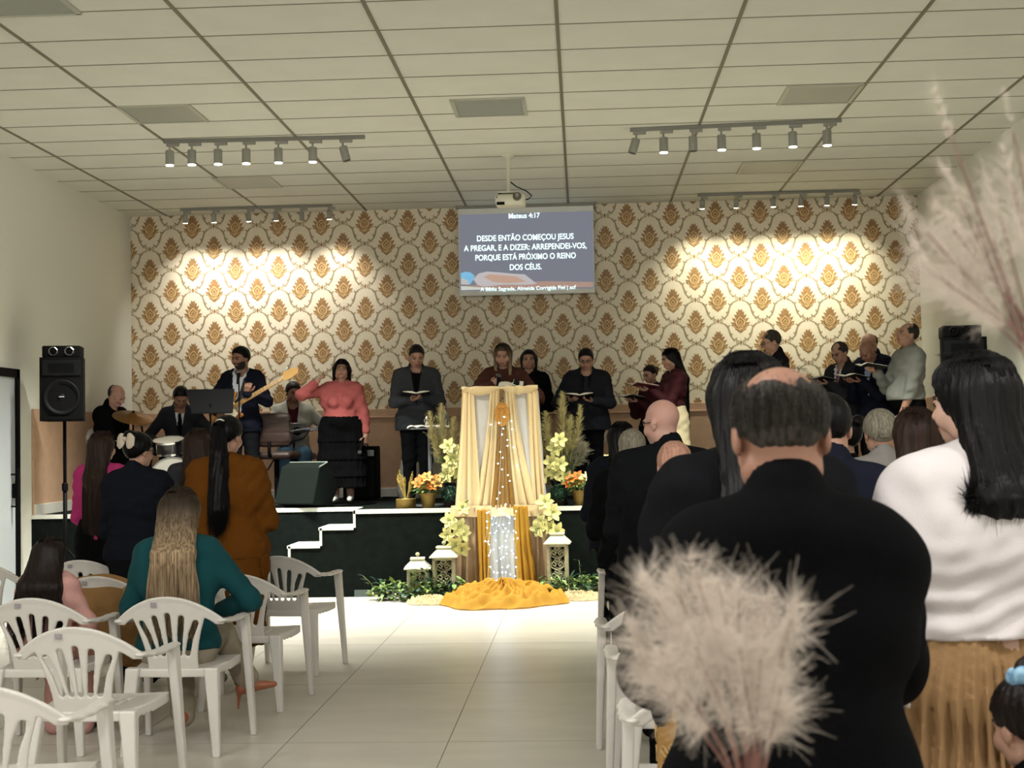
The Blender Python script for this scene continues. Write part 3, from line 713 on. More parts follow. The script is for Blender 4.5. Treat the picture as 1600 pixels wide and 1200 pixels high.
            if npl:
                def pl(D, X, Y, Z):
                    th = np.arctan2(Y, X); ramp = np.clip((pz + wz - Z) / .25, .25, 1)
                    return D + am * ramp * (np.sin(npl * th + 2.0 * np.sin(3 * th) + .6 * np.sin(9 * Z)) + .5 * np.sin(npl * 1.9 * th + 1))
                fd.fn(pl)
            for tz in bottom.get('tiers', ()):
                fd.fn(lambda D, X, Y, Z, tz=tz: D + np.where((Z < tz * H) & (Z > tz * H - .10), -.012 * np.clip((tz * H - Z) / .09, 0, 1), 0) * 1.0)
            fd.fn(foldfn(bottom.get('fold', .004), foldseed + 5))
        V, F = net(fd, bottom.get('h', h), ((), (), ()))
        q.bottom = mesh_obj(kind if not bottom.get('name') else bottom['name'], V, F, bottom['m'], root)
        if bottom.get('label'): q.bottom['label'] = bottom['label']
    if top:
        fd = Field(); i = top.get('infl', .021); kind = top.get('kind', 'shirt'); hem = top.get('hem', -.02) * H; end = top.get('sleeve', 1.97)
        torso(fd, i); arm(fd, top.get('sinfl', max(.0105, i * .6)), end, cuff=top.get('cuff', .004), flare=top.get('flare', 0))
        if hem < -.03 * H and seat is None:
            for x in (-1, 1): fd.cap(U(x * .042 * H * b, .008, -.01 * H), U(x * .046 * H * b, .008, hem - .05), .074 * H * b + i, .072 * H * b + i + .008, k=.05, flat=(V3(0, 1, 0), .88))
        n_ = V3(0, -sl, cl); o_ = U(0, 0, hem); cz = [top.get('collar', .30) * H]
        fd.fn(foldfn(top.get('fold', .005), foldseed + 11, lam=top.get('lam', (.06, .15))))
        for ex in top.get('extra', ()): fd.fn(ex(q))
        ends = [(sp, E, W) for sp, E, W, a in A.values()]
        fd.fn(lambda D, X, Y, Z: np.maximum(D, -((X - o_[0]) * n_[0] + (Y - o_[1]) * n_[1] + (Z - o_[2]) * n_[2]) - np.where(np.abs(X) > sw * 1.02 + .05, 9, 0)))
        if top.get('stand'):             # stand-up or turned-down collar ring
            c0 = neck + V3(0, 0, -.012 * H); fd.cap(c0 + yax * .004, Hd(0, .02, -.002 if not top.get('tall') else .03), nr + i * .9 + .010, nr + .014, k=.02)
        fd.cap(neck + V3(0, 0, -.02) - yax * .01, Hd(0, -.01, .10), nr + .004, nr + .012, k=.006, sub=True)
        vz = top.get('V')
        if vz:                             # open front: jacket stands proud of the shirt inside the V
            z0, hw = U(0, 0, vz[0] * H)[2], vz[1]; z1 = neck[2]
            def inV(X, Y, Z, g=0.0): return (Y < neck[1] - .01) & (np.abs(X) < hw * np.clip((Z - z0) / (z1 - z0), 0, 1.15) + g) & (Z > z0)
            fd.fn(lambda D, X, Y, Z: D + np.where(inV(X, Y, Z), .010, 0) - np.where(inV(X, Y, Z, .030) & ~inV(X, Y, Z), .006, 0))
        fr = [[], [], []]
        if vz: fr[0].append((-.09, .09, .0075)); fr[2].append((z0 - .02, z1 + .04, .0075))
        V, F = net(fd, top.get('h', h), fr)
        C = V[F].mean(1); m0 = np.ones(len(F), bool)
        if vz:
            mv = (C[:, 1] < neck[1] - .01) & (np.abs(C[:, 0]) < hw * np.clip((C[:, 2] - z0) / (z1 - z0), 0, 1.15)) & (C[:, 2] > z0)
            tie = mv & (np.abs(C[:, 0]) < .012 + .016 * np.clip((z1 - C[:, 2]) / .2, 0, 1)) & (C[:, 2] < z1 + .012) if top.get('tie') else np.zeros(len(F), bool)
            m0 = ~mv
            if (mv & ~tie).any(): q.shirt = mesh_obj('shirt', *submesh(V, F, mv & ~tie), vz[2], root)
            if tie.any():
                tv, tf = submesh(V, F, tie); tv = tv.copy(); tv[:, 1] -= .006; mesh_obj('tie', tv, tf, top['tie'], root)
        q.top = mesh_obj(kind, *submesh(V, F, m0), top['m'], root)
        if top.get('label'): q.top['label'] = top['label']
    if shoes:
        ms = mat('shoe_' + shoes.strip('#'), shoes, .45)
        for nm, (hp_, kn, an) in Lg.items():
            fd = Field(); a = an.copy(); z0 = a[2] - .045 * s
            if shoes and sex == 'f' and top and top.get('heel'): pass
            fd.cap(V3(a[0], a[1] + .028 * s, z0 + .035), V3(a[0], a[1] - .02 * s, z0 + .045), .036 * s, .038 * s, k=.02); fd.cap(V3(a[0], a[1] - .02, z0 + .035), V3(a[0] * 1.08, a[1] - .165 * s, z0 + .024), .040 * s, .030 * s, k=.02)
            fd.fn(lambda D, X, Y, Z: np.maximum(np.maximum(D, z0 - Z), Z - z0 - .09))
            mesh_obj('shoe', *net(fd, .012), ms, root)
    # ---- hair
    if hair: add_hair(q, hair)
    q.M = Matrix.Translation(Vector(loc)) @ Matrix.Rotation(rz, 4, 'Z')
    q.W = lambda p: q.M @ Vector(p)
    return q

def headb_of(q): return q.Hd(0, 0, .012)
def add_hair(q, hd):
    Hd, Rh, k, U, H = q.Hd, q.Rh, q.k, q.U, q.H; kind = hd['kind']; m = hd['m']; hh = hd.get('h', .009); t = hd.get('t', .011)
    fd = Field(); org = Hd(0, 0, .012)
    fd.ell(Hd(0, .014, .142), np.array((.077 + t, .095 + t, .088 + t)) * k, R=Rh)
    hl = hd.get('line', 0.0)
    def loc(X, Y, Z):
        x, y, z = X - org[0], Y - org[1], Z - org[2]
        return [(x * Rh[0, i] + y * Rh[1, i] + z * Rh[2, i]) / k + (.012 if i == 2 else 0) for i in range(3)]
    ys = np.array([-.14, -.085, -.062, -.035, -.02, .0, .03, .06, .12]); zs = np.array([.200, .186, .172, .150, .118, .108, .100, .060, .030]) + hl
    sr = random.Random(hd.get('seed', 3)); ph = [sr.uniform(0, 6) for _ in range(4)]
    def groove(D, X, Y, Z):
        x, y, z = loc(X, Y, Z); th = np.arctan2(y - .01, x)
        return D + hd.get('g', .0022) * k * (np.sin(46 * th + 5 * np.sin(9 * z + ph[0]) + ph[1]) * .6 + np.sin(23 * th + ph[2] + 3 * np.sin(14 * z)) + .5 * np.sin(9 * th + ph[3]))
    long_ = kind in ('long',)
    if kind in ('short', 'bun', 'pony', 'balding'):
        fd.fn(groove)
        def cut(D, X, Y, Z):
            x, y, z = loc(X, Y, Z); zl = np.interp(y, ys, zs); D = np.maximum(D, (zl - z) * .8 * k)
            if kind == 'balding':
                b0 = hd.get('bald', (0, .02, .235, .06)); dd = np.sqrt((x - b0[0]) ** 2 + ((y - b0[1]) * b0[4] if len(b0) > 4 else (y - b0[1])) ** 2 + ((z - b0[2]) * .8) ** 2)
                D = np.maximum(D, (b0[3] - dd + .006 * np.sin(90 * x + 3 * np.sin(70 * y)) + .004 * np.sin(130 * y)) * k)
            return D
        fd.fn(cut)
    V, F = (None, None)
    parts = []
    if kind in ('short', 'balding'): parts.append(net(fd, hh))
    if kind in ('bun', 'pony'):
        fd.fn(lambda D, X, Y, Z: D); parts.append(net(fd, hh))
        f2 = Field()
        if kind == 'bun':
            c = hd.get('at', (0, .10, .20)); R = hd.get('r', .042); f2.ell(Hd(*c), np.array((R * 1.15, R, R)) * k, R=Rh)
            f2.fn(lambda D, X, Y, Z: D + .003 * np.sin(130 * X + 90 * Z + 4 * np.sin(60 * Y)))
        else:
            c = Hd(0, .105, .165); e1 = U(*hd.get('mid', (0, .13 * H / 1.7, .27 * H))); e2 = U(*hd.get('end', (0, .14, .12 * H)))
            w = hd.get('w', .036); f2.cap(Hd(0, .095, .17), c + (e1 - c) * .35, w * .8, w * 1.1, k=.02); f2.cap(c + (e1 - c) * .35, e1, w * 1.1, w * 1.15, k=.02); f2.cap(e1, e2, w * 1.15, w * .45, k=.02)
            f2.fn(lambda D, X, Y, Z: D + .0035 * np.sin(190 * X + 3 * np.sin(9 * Z)) + .002 * np.sin(330 * X + 5 * np.sin(13 * Z)))
        parts.append(net(f2, hh))
    if kind == 'long':
        w = hd.get('w', .085); e = hd.get('end', .10); wf = hd.get('wend', w * .85); yb = hd.get('yb', .095); ymid = hd.get('ymid', yb)
        mid = U(0, ymid, .27 * H); end = U(0, yb, e * H); st = Hd(0, .045, .12)
        fd.cap(st - Rh @ V3((w - .035) * k, 0, 0), mid - V3(w - .03, 0, 0), .05 * k, .038, k=.05); fd.cap(st + Rh @ V3((w - .035) * k, 0, 0), mid + V3(w - .03, 0, 0), .05 * k, .038, k=.05)
        fd.cap(st, mid, .07 * k, .045, k=.05)
        for x in (-1, 0, 1): fd.cap(mid + V3(x * (w - .03), 0, 0), end + V3(x * (wf - .03), 0, 0), .038, .024, k=.05)
        for x in (-1, 1):
            if hd.get('front'): fd.cap(Hd(x * .07, -.005, .12), U(x * .075, -.075, (hd['front']) * H), .026 * k, .02, k=.03)
        fd.fn(groove)
        def cutface(D, X, Y, Z):
            x, y, z = loc(X, Y, Z); fw = hd.get('fw', .060)
            d = np.maximum(np.maximum(np.abs(x) - fw - np.clip((.12 - z) * .06, 0, .02), y + .028 - .35 * np.clip(.10 - z, 0, .06)), z - .176 - hd.get('line', 0) + 3.5 * x * x)
            d = np.maximum(d, -.03 - z - .0)
            return np.maximum(D, -d * k)
        fd.fn(cutface)
        parts.append(net(fd, hh))
        n = hd.get('n', 160)
        if n:
            rr = np.random.default_rng(hd.get('seed', 3)); paths = []; rad = []
            sr_ = hd.get('sr', .0016)
            for _ in range(n):
                th = rr.uniform(-.5 * PI + .62, 1.5 * PI - .62); cx, sy_ = math.cos(th), math.sin(th)     # 0 = +x, pi/2 = back
                py = rr.uniform(-.06, .05); e_ = 1.0 + rr.uniform(0, .05); a, bb, c = .077 + t + .001, .095 + t + .001, .088 + t + .001
                def El(ph, s0=1.0): return Hd(a * e_ * math.sin(ph) * cx * s0, .014 + bb * e_ * math.sin(ph) * sy_, .142 + c * e_ * math.cos(ph))
                lx = cx * (.4 + .6 * rr.random()); back = .5 + .5 * sy_
                m_ = mid + V3((w + .012) * cx, .028 * sy_ + .010, rr.normal(0, .01)); en = end + V3((wf + .012) * cx + rr.normal(0, .012), .016 + .018 * sy_ + abs(rr.normal(0, .006)), rr.normal(-.01, .035))
                pts = [Hd(rr.normal(0, .018), py, .142 + c * .985), El(.7), El(1.35), Hd(cx * (w + .008) * (.96), .045 + .062 * sy_, .05), m_, (m_ + en) / 2 + V3(rr.normal(0, .006), 0, 0), en]
                paths.append(catmull(pts, 22)); r = sr_ * rr.uniform(.6, 1.3); rad.append(r * np.concatenate([np.linspace(.5, 1, 5), np.ones(12), np.linspace(1, .15, 5)]))
            parts.append(tubes_mesh(np.array(paths), np.array(rad)))
    if hd.get('stubble'):
        rr = np.random.default_rng(5); n = hd['stubble']; ph_ = np.arccos(rr.uniform(-.35, 1, n)); th = rr.uniform(0, 2 * PI, n); a, bb, c = .077 + t, .095 + t, .088 + t
        u = np.stack([np.sin(ph_) * np.cos(th), np.sin(ph_) * np.sin(th), np.cos(ph_)], 1); p0 = u * V3(a, bb, c) * .985 + V3(0, .014, .142); zl = np.interp(p0[:, 1], ys, zs); b0 = hd.get('bald', (0, .02, .235, .06))
        dd = np.sqrt((p0[:, 0] - b0[0]) ** 2 + (p0[:, 1] - b0[1]) ** 2 + ((p0[:, 2] - b0[2]) * .8) ** 2); keep = (p0[:, 2] > zl - .004) & (rr.random(n) < np.clip((dd - b0[3] * .92) / (b0[3] * .5), .02, 1)); p0, u = p0[keep], u[keep]
        dn = V3(0, .25, -1) - u * (u @ V3(0, .25, -1))[:, None]; dn /= np.linalg.norm(dn, axis=1, keepdims=True) + 1e-6; L_ = rr.uniform(.010, .020, (len(u), 1)); s_ = np.linspace(0, 1, 4)[None, :, None]
        pt = p0[:, None] + (dn * L_)[:, None] * s_ + (u * L_ * .35)[:, None] * np.sin(s_ * 2.2) + rr.normal(0, .0012, (len(u), 1, 3)) * s_; pt = (pt - V3(0, 0, .012)) @ Rh.T * k + headb_of(q)
        parts.append(tubes_mesh(pt, np.repeat((.00045 * np.array([1, .9, .7, .3]))[None], len(u), 0)))
    if kind == 'pony' and hd.get('n', 260):
        rr = np.random.default_rng(hd.get('seed', 3)); paths = []; w = hd.get('w', .036); c = Hd(0, .105, .165); e1 = U(*hd.get('mid', (0, .13, .27 * H))); e2 = U(*hd.get('end', (0, .14, .12 * H)))
        for _ in range(hd.get('n', 260)):
            a_ = rr.uniform(0, 2 * PI); o_ = V3(math.cos(a_), .75 * math.sin(a_), 0); j = lambda s_: rr.normal(0, s_, 3)
            paths.append(catmull([Hd(0, .085, .185) + o_ * w * .3, c + o_ * w * .85 + V3(0, .02, -.01), (c + e1) / 2 + o_ * (w * 1.2) + j(.004), e1 + o_ * w * 1.25 + j(.006), e2 + o_ * w * rr.uniform(.3, 1.3) + j(.014) + V3(0, .01, rr.uniform(-.10, .06))], 18))
        parts.append(tubes_mesh(np.array(paths), np.repeat((.0016 * np.concatenate([np.ones(12), np.linspace(1, .2, 6)]))[None], len(paths), 0)))
    VV = np.concatenate([p[0] for p in parts]); off = np.cumsum([0] + [len(p[0]) for p in parts[:-1]]); FF = np.concatenate([p[1] + o for p, o in zip(parts, off)])
    q.hair = mesh_obj('hair', VV, FF, m, q.root)
def glasses(q, m=None, thick=.0022, sun=False):
    g = G(); k = q.k; Hd = lambda *a: Vector(q.Hd(*a))
    for x in (-1, 1):
        ring = [Hd(x * .033 + .022 * math.cos(2 * PI * i / 14), -.108, .112 + .015 * math.sin(2 * PI * i / 14)) for i in range(15)]
        g.tube(ring, thick * k, 6); g.tube([Hd(x * .054, -.107, .116), Hd(x * .080, -.04, .118), Hd(x * .086, .012, .112), Hd(x * .085, .028, .095)], thick * k, 6)
    g.tube([Hd(-.011, -.108, .114), Hd(0, -.112, .117), Hd(.011, -.108, .114)], thick * k, 6)
    return g.make('glasses', m or m_black, q.root, smooth=True)
# ------------------------------------------------------------------ who is there
SUIT = fab('charcoal_suit', '#24252a'); NAVY = fab('navy_jacket', '#12141f'); WHITE = fab('white_shirt', '#c9cdd8'); BLK = fab('black', '#0a0a0c'); BLK2 = fab('black_shirt', '#101114'); TIE = fab('dark_tie', '#0c0c10')
DEN = fab('pale_denim', '#9a9a92'); JEAN = fab('blue_jeans', '#3d5568'); CORAL = fab('coral', '#9c5453'); BROWNB = fab('brown_blouse', '#3a211b', .6); MAR = fab('maroon_blouse', '#33161a', .55); GREYS = fab('grey_shirt', '#787a76')
PINK = fab('magenta_top', '#a8346c'); NAVK = fab('navy_knit', '#14161d', bump=.4); RUST = fab('rust_knit', '#5c360f', bump=.4); TEAL = fab('teal_glitter', '#1c4a50', .55, bump=.8, bs=500); BEIGE = fab('beige_trousers', '#8b8172'); GREYJ = fab('grey_jacket', '#34343a')
TEE = fab('white_tee', '#bdb6b8', bump=.12); GOLD = fab('gold_skirt', '#86694a', .7); CREAM = fab('cream_skirt', '#b0a488'); BLUES = fab('pale_blue_shirt', '#7d8fb4'); DRED = fab('wine', '#3a1620'); PINKC = fab('pale_pink_top', '#b98c86'); COAT = fab('black_coat', '#08080a', .95, bump=.35); RIB = fab('black_ribbed_knit', '#0e0e11', bump=.5, bs=120, bstretch=(3, 3, .2))
Z = STAGE
PT = dict(kind='tie')
def suit(m, shirt, tie=None, **k): return dict(kind='jacket', m=m, hem=-.07, V=(.09, .062, shirt), tie=tie, infl=.025, stand=1, **k)
people = {}
# --- on the stage
people['keys'] = person('bald man in black seated in profile, bent over keyboard beside the left loudspeaker', (-5.34, 15.18, Z), 1.2, H=1.72, seat=.48, lean=.10, hp=.42, hy=.2, skin='pink', top=dict(kind='shirt', m=BLK, hem=-.04, stand=1), bottom=dict(m=BLK), hair=dict(kind='balding', m=HAIR['salt'], bald=(0, -.02, .20, .115)), brow=False,
    arms=dict(B=dict(w=(.0, -.40, .72), pole=(0, .5, -1), f=(0, -1, -.1), n=(0, 0, -1), p='curl')), foldseed=1)
people['drums'] = person('young drummer in dark suit and black tie, head bowed behind the drums', (-4.64, 15.65, Z), .15, H=1.68, b=.92, seat=.49, lean=.12, hp=.55, hy=.25, skin='tan', top=suit(SUIT, WHITE, TIE), bottom=dict(m=SUIT), hair=dict(kind='short', m=HAIR['black'], t=.016),
    arms=dict(L=dict(w=(.22, -.30, .72), pole=(1, .4, -.6), f=(-.3, -.9, -.1), n=(0, 0, -1), p='fist'), R=dict(w=(-.22, -.30, .72), pole=(-1, .4, -.6), f=(.3, -.9, -.1), n=(0, 0, -1), p='fist')), foldseed=2)
BN = V3(.44, -.245, 1.185)   # bass neck hand, local
people['bass'] = person('bearded man in open navy jacket singing and playing a sunburst bass', (-3.76, 15.0, Z), -.18, H=1.74, b=.95, hp=.18, hy=-.35, skin='tan', top=dict(kind='jacket', m=NAVY, hem=-.06, V=(-.09, .085, WHITE), infl=.025), bottom=dict(m=BLK2), hair=dict(kind='short', m=HAIR['black'], t=.018), beard='dark',
    arms=dict(L=dict(w=(.19, -.32, 1.235), pole=(1, .3, -1), f=(.45, -.5, .75), n=(-.3, .9, .3), p='grip'), R=dict(w=(-.19, -.24, 1.03), pole=(-1, .6, .1), f=(.75, -.3, -.45), n=(-.2, .9, -.2), p='curl')), legs=dict(L=((.13, -.03, .50), (.15, .03, .078)), R=((-.10, -.02, .50), (-.15, .03, .078))), foldseed=3)
people['guitar'] = person('seated man in pale denim jacket playing a dark acoustic guitar', (-3.45, 16.2, Z), .25, H=1.72, b=.95, seat=.50, hp=.22, hy=.3, skin='tan', top=dict(kind='jacket', m=DEN, hem=-.02, V=(-.02, .07, DRED), infl=.025, stand=1), bottom=dict(m=JEAN), hair=dict(kind='short', m=HAIR['dbrown'], t=.014),
    arms=dict(L=dict(w=(.42, -.24, .86), pole=(1, .3, -1), f=(.1, -.6, .7), n=(-.6, .6, .2), p='grip'), R=dict(w=(-.08, -.27, .83), pole=(-1, .4, .0), f=(.85, -.2, -.4), n=(-.1, .95, -.1), p='curl')), foldseed=4)
people['pink'] = person('singing woman in coral shirt and long tiered black skirt, one fist raised', (-2.66, 15.05, Z), .05, H=1.575, b=1.20, sex='f', bust=.55, belly=.02, hp=-.12, hy=.12, hr=.08, skin='mid', top=dict(kind='shirt', m=CORAL, hem=.06, infl=.013, sleeve=1.75, stand=1, sinfl=.016, fold=.006), bottom=dict(kind='skirt', m=BLK, hem=.115, waist=.085, infl=.024, flare=.05, tiers=(.50, .375, .25), pleats=26, pamp=.004),
    hair=dict(kind='long', m=HAIR['black'], end=.25, w=.098, wend=.10, yb=.05, n=160, t=.018, line=.0, fw=.064), shoes='#c9c8c2', arms=dict(L=dict(w=(.275, -.08, .73), pole=(.6, .7, .2), f=(-.08, -.2, -1), n=(-.7, .6, 0), p='curl'), R=dict(w=(-.235, -.16, 1.36), pole=(-1, .1, -.8), f=(.55, -.1, .75), n=(.7, .2, -.5), p='fist')), foldseed=5)
people['greysuit'] = person('man in grey suit with black shirt reading an open book, left of the draped pulpit', (-1.84, 15.2, Z), .10, H=1.74, b=1.04, hp=.42, hy=.15, skin='mid', top=suit(fab('grey_suit', '#36383d'), BLK2, TIE), bottom=dict(m=BLK2), hair=dict(kind='short', m=HAIR['dbrown'], t=.010), arms=dict(L=dict(w=(.06, -.31, 1.15), pole=(1, .3, -1), f=(-.75, -.5, .1), n=(0, -.2, 1), p='hold'), R=dict(w=(-.05, -.33, 1.13), pole=(-1, .3, -1), f=(.7, -.6, .1), n=(0, -.2, 1), p='hold')), foldseed=6)
people['preacher'] = person('long-haired woman in brown blouse speaking into a microphone behind the draped pulpit', (-.81, 14.25, Z), .03, H=1.66, sex='f', b=1.03, hp=.28, hy=-.1, skin='mid', top=dict(kind='blouse', m=BROWNB, hem=.0, stand=1, fold=.008, sinfl=.022), bottom=dict(kind='skirt', m=BROWNB, hem=.12), hair=dict(kind='long', m=HAIR['balayage'], end=.06, front=.10, w=.080, n=160, fw=.052),
    arms=dict(R=dict(w=(-.125, -.215, 1.235), pole=(-1, .1, -.7), f=(.75, -.1, .55), n=(.15, .9, -.1), p='fist'), L=dict(w=(.16, -.26, 1.17), pole=(1, .3, -.6), f=(-.3, -.9, .1), n=(0, 0, -1), p='relax')), foldseed=7)
people['hidden'] = person('black-haired person almost hidden behind the woman at the pulpit', (-.60, 15.75, Z), 0, H=1.69, sex='f', top=dict(kind='shirt', m=BLK, stand=1), bottom=dict(m=BLK), hair=dict(kind='long', m=HAIR['black'], end=.2, n=0), face=True)
people['glasses'] = person('stout man with glasses in dark suit reading a book, right of the draped pulpit', (.06, 15.2, Z), -.08, H=1.655, b=1.14, hp=.36, skin='mid', top=suit(fab('dark_suit', '#1d1e24'), BLK2, SUIT), bottom=dict(m=BLK), hair=dict(kind='short', m=HAIR['black'], t=.012), arms=dict(L=dict(w=(.085, -.31, 1.08), pole=(1, .3, -1), f=(-.75, -.5, .1), n=(0, -.2, 1), p='hold'), R=dict(w=(-.17, -.30, 1.09), pole=(-1, .3, -1), f=(.65, -.7, .1), n=(.5, -.2, .8), p='hold')), foldseed=8)
glasses(people['glasses'])
people['maroon'] = person('woman in maroon blouse with waist-length black hair reading a red book', (1.0, 14.95, Z), -1.25, H=1.62, sex='f', hp=.25, skin='mid', top=dict(kind='blouse', m=MAR, hem=.03, fold=.006, sinfl=.02), bottom=dict(kind='skirt', m=CREAM, hem=.2), hair=dict(kind='long', m=HAIR['black'], end=-.04, w=.075, n=160, yb=.12), arms=dict(B='book'), foldseed=9)
people['behind'] = person('shorter woman whose face shows beside the maroon blouse, hair tied back', (.80, 15.45, Z), -.9, H=1.47, sex='f', hp=.3, skin='mid', top=dict(kind='blouse', m=MAR, hem=.03), bottom=dict(kind='skirt', m=BLK, hem=.2), hair=dict(kind='bun', m=HAIR['dbrown'], at=(0, .11, .15)), arms=dict(B='book'))
people['spectacled'] = person('grey-haired man in black shirt and glasses in profile against the wallpaper', (2.08, 14.8, Z), -1.4, H=1.78, b=1.08, hp=.30, skin='mid', top=dict(kind='shirt', m=BLK, hem=-.05, stand=1), bottom=dict(m=BLK), hair=dict(kind='balding', m=HAIR['salt'], bald=(0, -.045, .215, .055)), arms=dict(B='book'), foldseed=10)
glasses(people['spectacled'])
people['pinktie'] = person('grey-templed man in dark suit and pink tie reading a pale book near the right wall', (2.92, 15.42, Z), -.95, H=1.68, hp=.40, skin='mid', top=suit(SUIT, WHITE, fab('pink_tie', '#7d5560')), bottom=dict(m=BLK), hair=dict(kind='balding', m=HAIR['salt'], bald=(0, -.05, .215, .06)), arms=dict(B='book'), foldseed=11)
people['baldback'] = person('tall bald man at the back of the reading group, head bowed', (3.36, 15.95, Z), -.9, H=1.81, hp=.45, skin='mid', top=suit(NAVY, BLUES, TIE), bottom=dict(m=BLK), hair=dict(kind='balding', m=HAIR['salt'], bald=(0, -.0, .21, .115)), arms=dict(B='book'), brow=False)
people['baldfront'] = person('bald man in navy jacket and pale blue shirt, bowed over his open book', (3.18, 14.95, Z), -.95, H=1.68, hp=.62, lean=.08, skin='tan', top=suit(NAVY, BLUES), bottom=dict(m=BLK), arms=dict(B='book'), brow=False, foldseed=12)
people['greyshirt'] = person('man in grey long-sleeved shirt, chin lifted, holding an open black book', (3.40, 14.42, Z), -1.35, H=1.80, b=1.04, belly=.02, hp=-.12, skin='mid', top=dict(kind='shirt', m=GREYS, hem=.03, infl=.026, stand=1, fold=.007), bottom=dict(m=BLK), hair=dict(kind='balding', m=HAIR['salt'], bald=(0, -.03, .225, .085)), arms=dict(L=dict(w=(.16, -.16, .86), pole=(1, .6, -.3), f=(0, -.3, -1), n=(-1, 0, 0), p='relax'), R='book'), foldseed=13)
# --- the congregation, seen from behind
people['magenta'] = person('long-haired woman in magenta top standing left of the navy sweater', (-3.56, 10.0, 0), PI - .25, H=1.64, sex='f', top=dict(kind='top', m=PINK, hem=-.02), bottom=dict(kind='skirt', m=BLK, hem=.2), hair=dict(kind='long', m=HAIR['brown'], end=-.0, w=.085, n=220), foldseed=20)
people['bow'] = person('woman in navy sweater with a cream bow on her dark bun', (-2.89, 8.76, 0), PI - .1, H=1.61, sex='f', b=1.12, hy=-.45, hp=.12, top=dict(kind='sweater', m=NAVK, hem=-.03, stand=1), bottom=dict(m=BLK2), hair=dict(kind='bun', m=HAIR['black'], at=(0, .085, .20), r=.05, t=.018, line=-.005), foldseed=21)
q = people['bow']; glasses(q)
mb = mat('cream_satin', '#b9ab9c', .45); g = G()
for sx in (-1, 1):
    for (z0, wz) in ((0, 1.0), (-.012, .8)):
        V = []; nn = 7
        for i in range(nn):
            t = i / (nn - 1); wd = .012 + .036 * math.sin(PI * min(1, t * .75 + .1)); xx = sx * (.006 + .082 * t * wz)
            for s2 in (-1, -.4, .4, 1): V.append(Vector(q.Hd(xx, .125 + .022 * math.sin(PI * t) * (1 - s2 * s2 * .6), .185 + z0 + s2 * wd - .02 * t)))
        for off in (0, -.004): g.add([v + Vector(q.Rh @ V3(0, off, 0)) for v in V], [(i * 4 + j, i * 4 + j + 1, i * 4 + j + 5, i * 4 + j + 4) for i in range(nn - 1) for j in range(3)])
g.ball(q.Hd(0, .132, .182), .016, 10); g.make('bow', mb, q.root, smooth=True)
people['greyjacket'] = person('brown-haired woman in grey jacket half hidden behind the rust dress', (-2.77, 9.75, 0), PI, H=1.645, sex='f', top=dict(kind='jacket', m=GREYJ, hem=-.03), bottom=dict(m=BLK), hair=dict(kind='long', m=HAIR['brown'], end=.14, n=160), foldseed=22)
people['rust'] = person('woman in rust knit dress with a long black ponytail', (-2.25, 8.56, 0), PI - .12, H=1.70, sex='f', b=1.22, hp=.15, hy=-.2, top=dict(kind='dress', m=RUST, hem=-.04, sinfl=.018, collar=.31), bottom=dict(kind='skirt', name='dress_skirt', m=RUST, hem=.17, waist=.06, infl=.014, flare=.0, fold=.006), hair=dict(kind='pony', m=HAIR['black'], t=.018, mid=(0, .15, .24), end=(.01, .14, .09), w=.048), foldseed=23)
q = people['rust']; g = G(); g.tube([q.Hd(-.035, .112, .192), q.Hd(-.015, .122, .202), q.Hd(.012, .122, .198), q.Hd(.022, .118, .184)], .006, 8); g.make('hair_clip', mat('silver_clip', '#c9c8c4', .25, .8), q.root, smooth=True)
people['blonde'] = person('seated woman with long streaked blonde hair and teal glitter top', (-2.12, 7.06, 0), PI + .05, H=1.66, sex='f', b=1.04, seat=.44, lean=.08, hp=.15, top=dict(kind='top', m=TEAL, hem=-.02), bottom=dict(m=BEIGE), hair=dict(kind='long', m=HAIR['blonde'], end=.03, w=.10, wend=.115, yb=.125, n=700, t=.016, sr=.0017), shoes=None,
    legs=dict(R=((-.12, -.43, .52), (-.30, -.30, .27)), L=((.10, -.42, .47), (.02, -.18, .10))), arms=dict(L='lap', R=dict(w=(-.17, -.24, .66), pole=(-1, .3, -.4), f=(.5, -.8, -.1), n=(0, 0, -1), p='relax')), foldseed=24)
q = people['blonde']; mh = mat('tan_heel', '#8a5138', .4)
def heel(an, dirv, name='shoe'):
    d = nrm(np.array(dirv, float)); up = V3(0, 0, 1); bk = -d; fd = Field(); a = np.array(an)
    fd.cap(a + bk * .035 + V3(0, 0, -.01), a + d * .02 + V3(0, 0, -.02), .034, .032, k=.02); fd.cap(a + d * .02 + V3(0, 0, -.02), a + d * .15 + V3(0, 0, -.06), .032, .016, k=.02)
    fd.cap(a + bk * .05 + V3(0, 0, -.02), a + bk * .055 + V3(0, 0, -.11), .014, .005, k=.015)
    mesh_obj(name, *net(fd, .007), mh, q.root)
heel((-.30, -.30, .25), (-.95, -.25, .35)); heel((.02, -.18, .12), (.1, -1, 0))
people['girl'] = person('small girl with long dark hair seated on a white chair', (-2.83, 7.08, 0), PI - .1, H=1.16, sex='f', bust=0, hs=1.12, seat=.44, lean=.1, hp=.1, top=dict(kind='top', m=PINKC, hem=-.02), bottom=dict(kind='trousers', m=PINKC), hair=dict(kind='long', m=HAIR['dbrown'], end=.02, w=.105, wend=.15, n=260, t=.016), arms=dict(B='lap'), foldseed=25)
people['baldblack'] = person('bald man with glasses in black shirt, seen from behind, head turned aside', (.42, 7.05, 0), PI + .05, H=1.72, b=1.25, hy=.75, hp=.18, skin='pink', top=dict(kind='shirt', m=BLK2, hem=.02, stand=1, sleeve=1.97), bottom=dict(m=BLK), hair=None, brow=True, foldseed=26)
glasses(people['baldblack'])
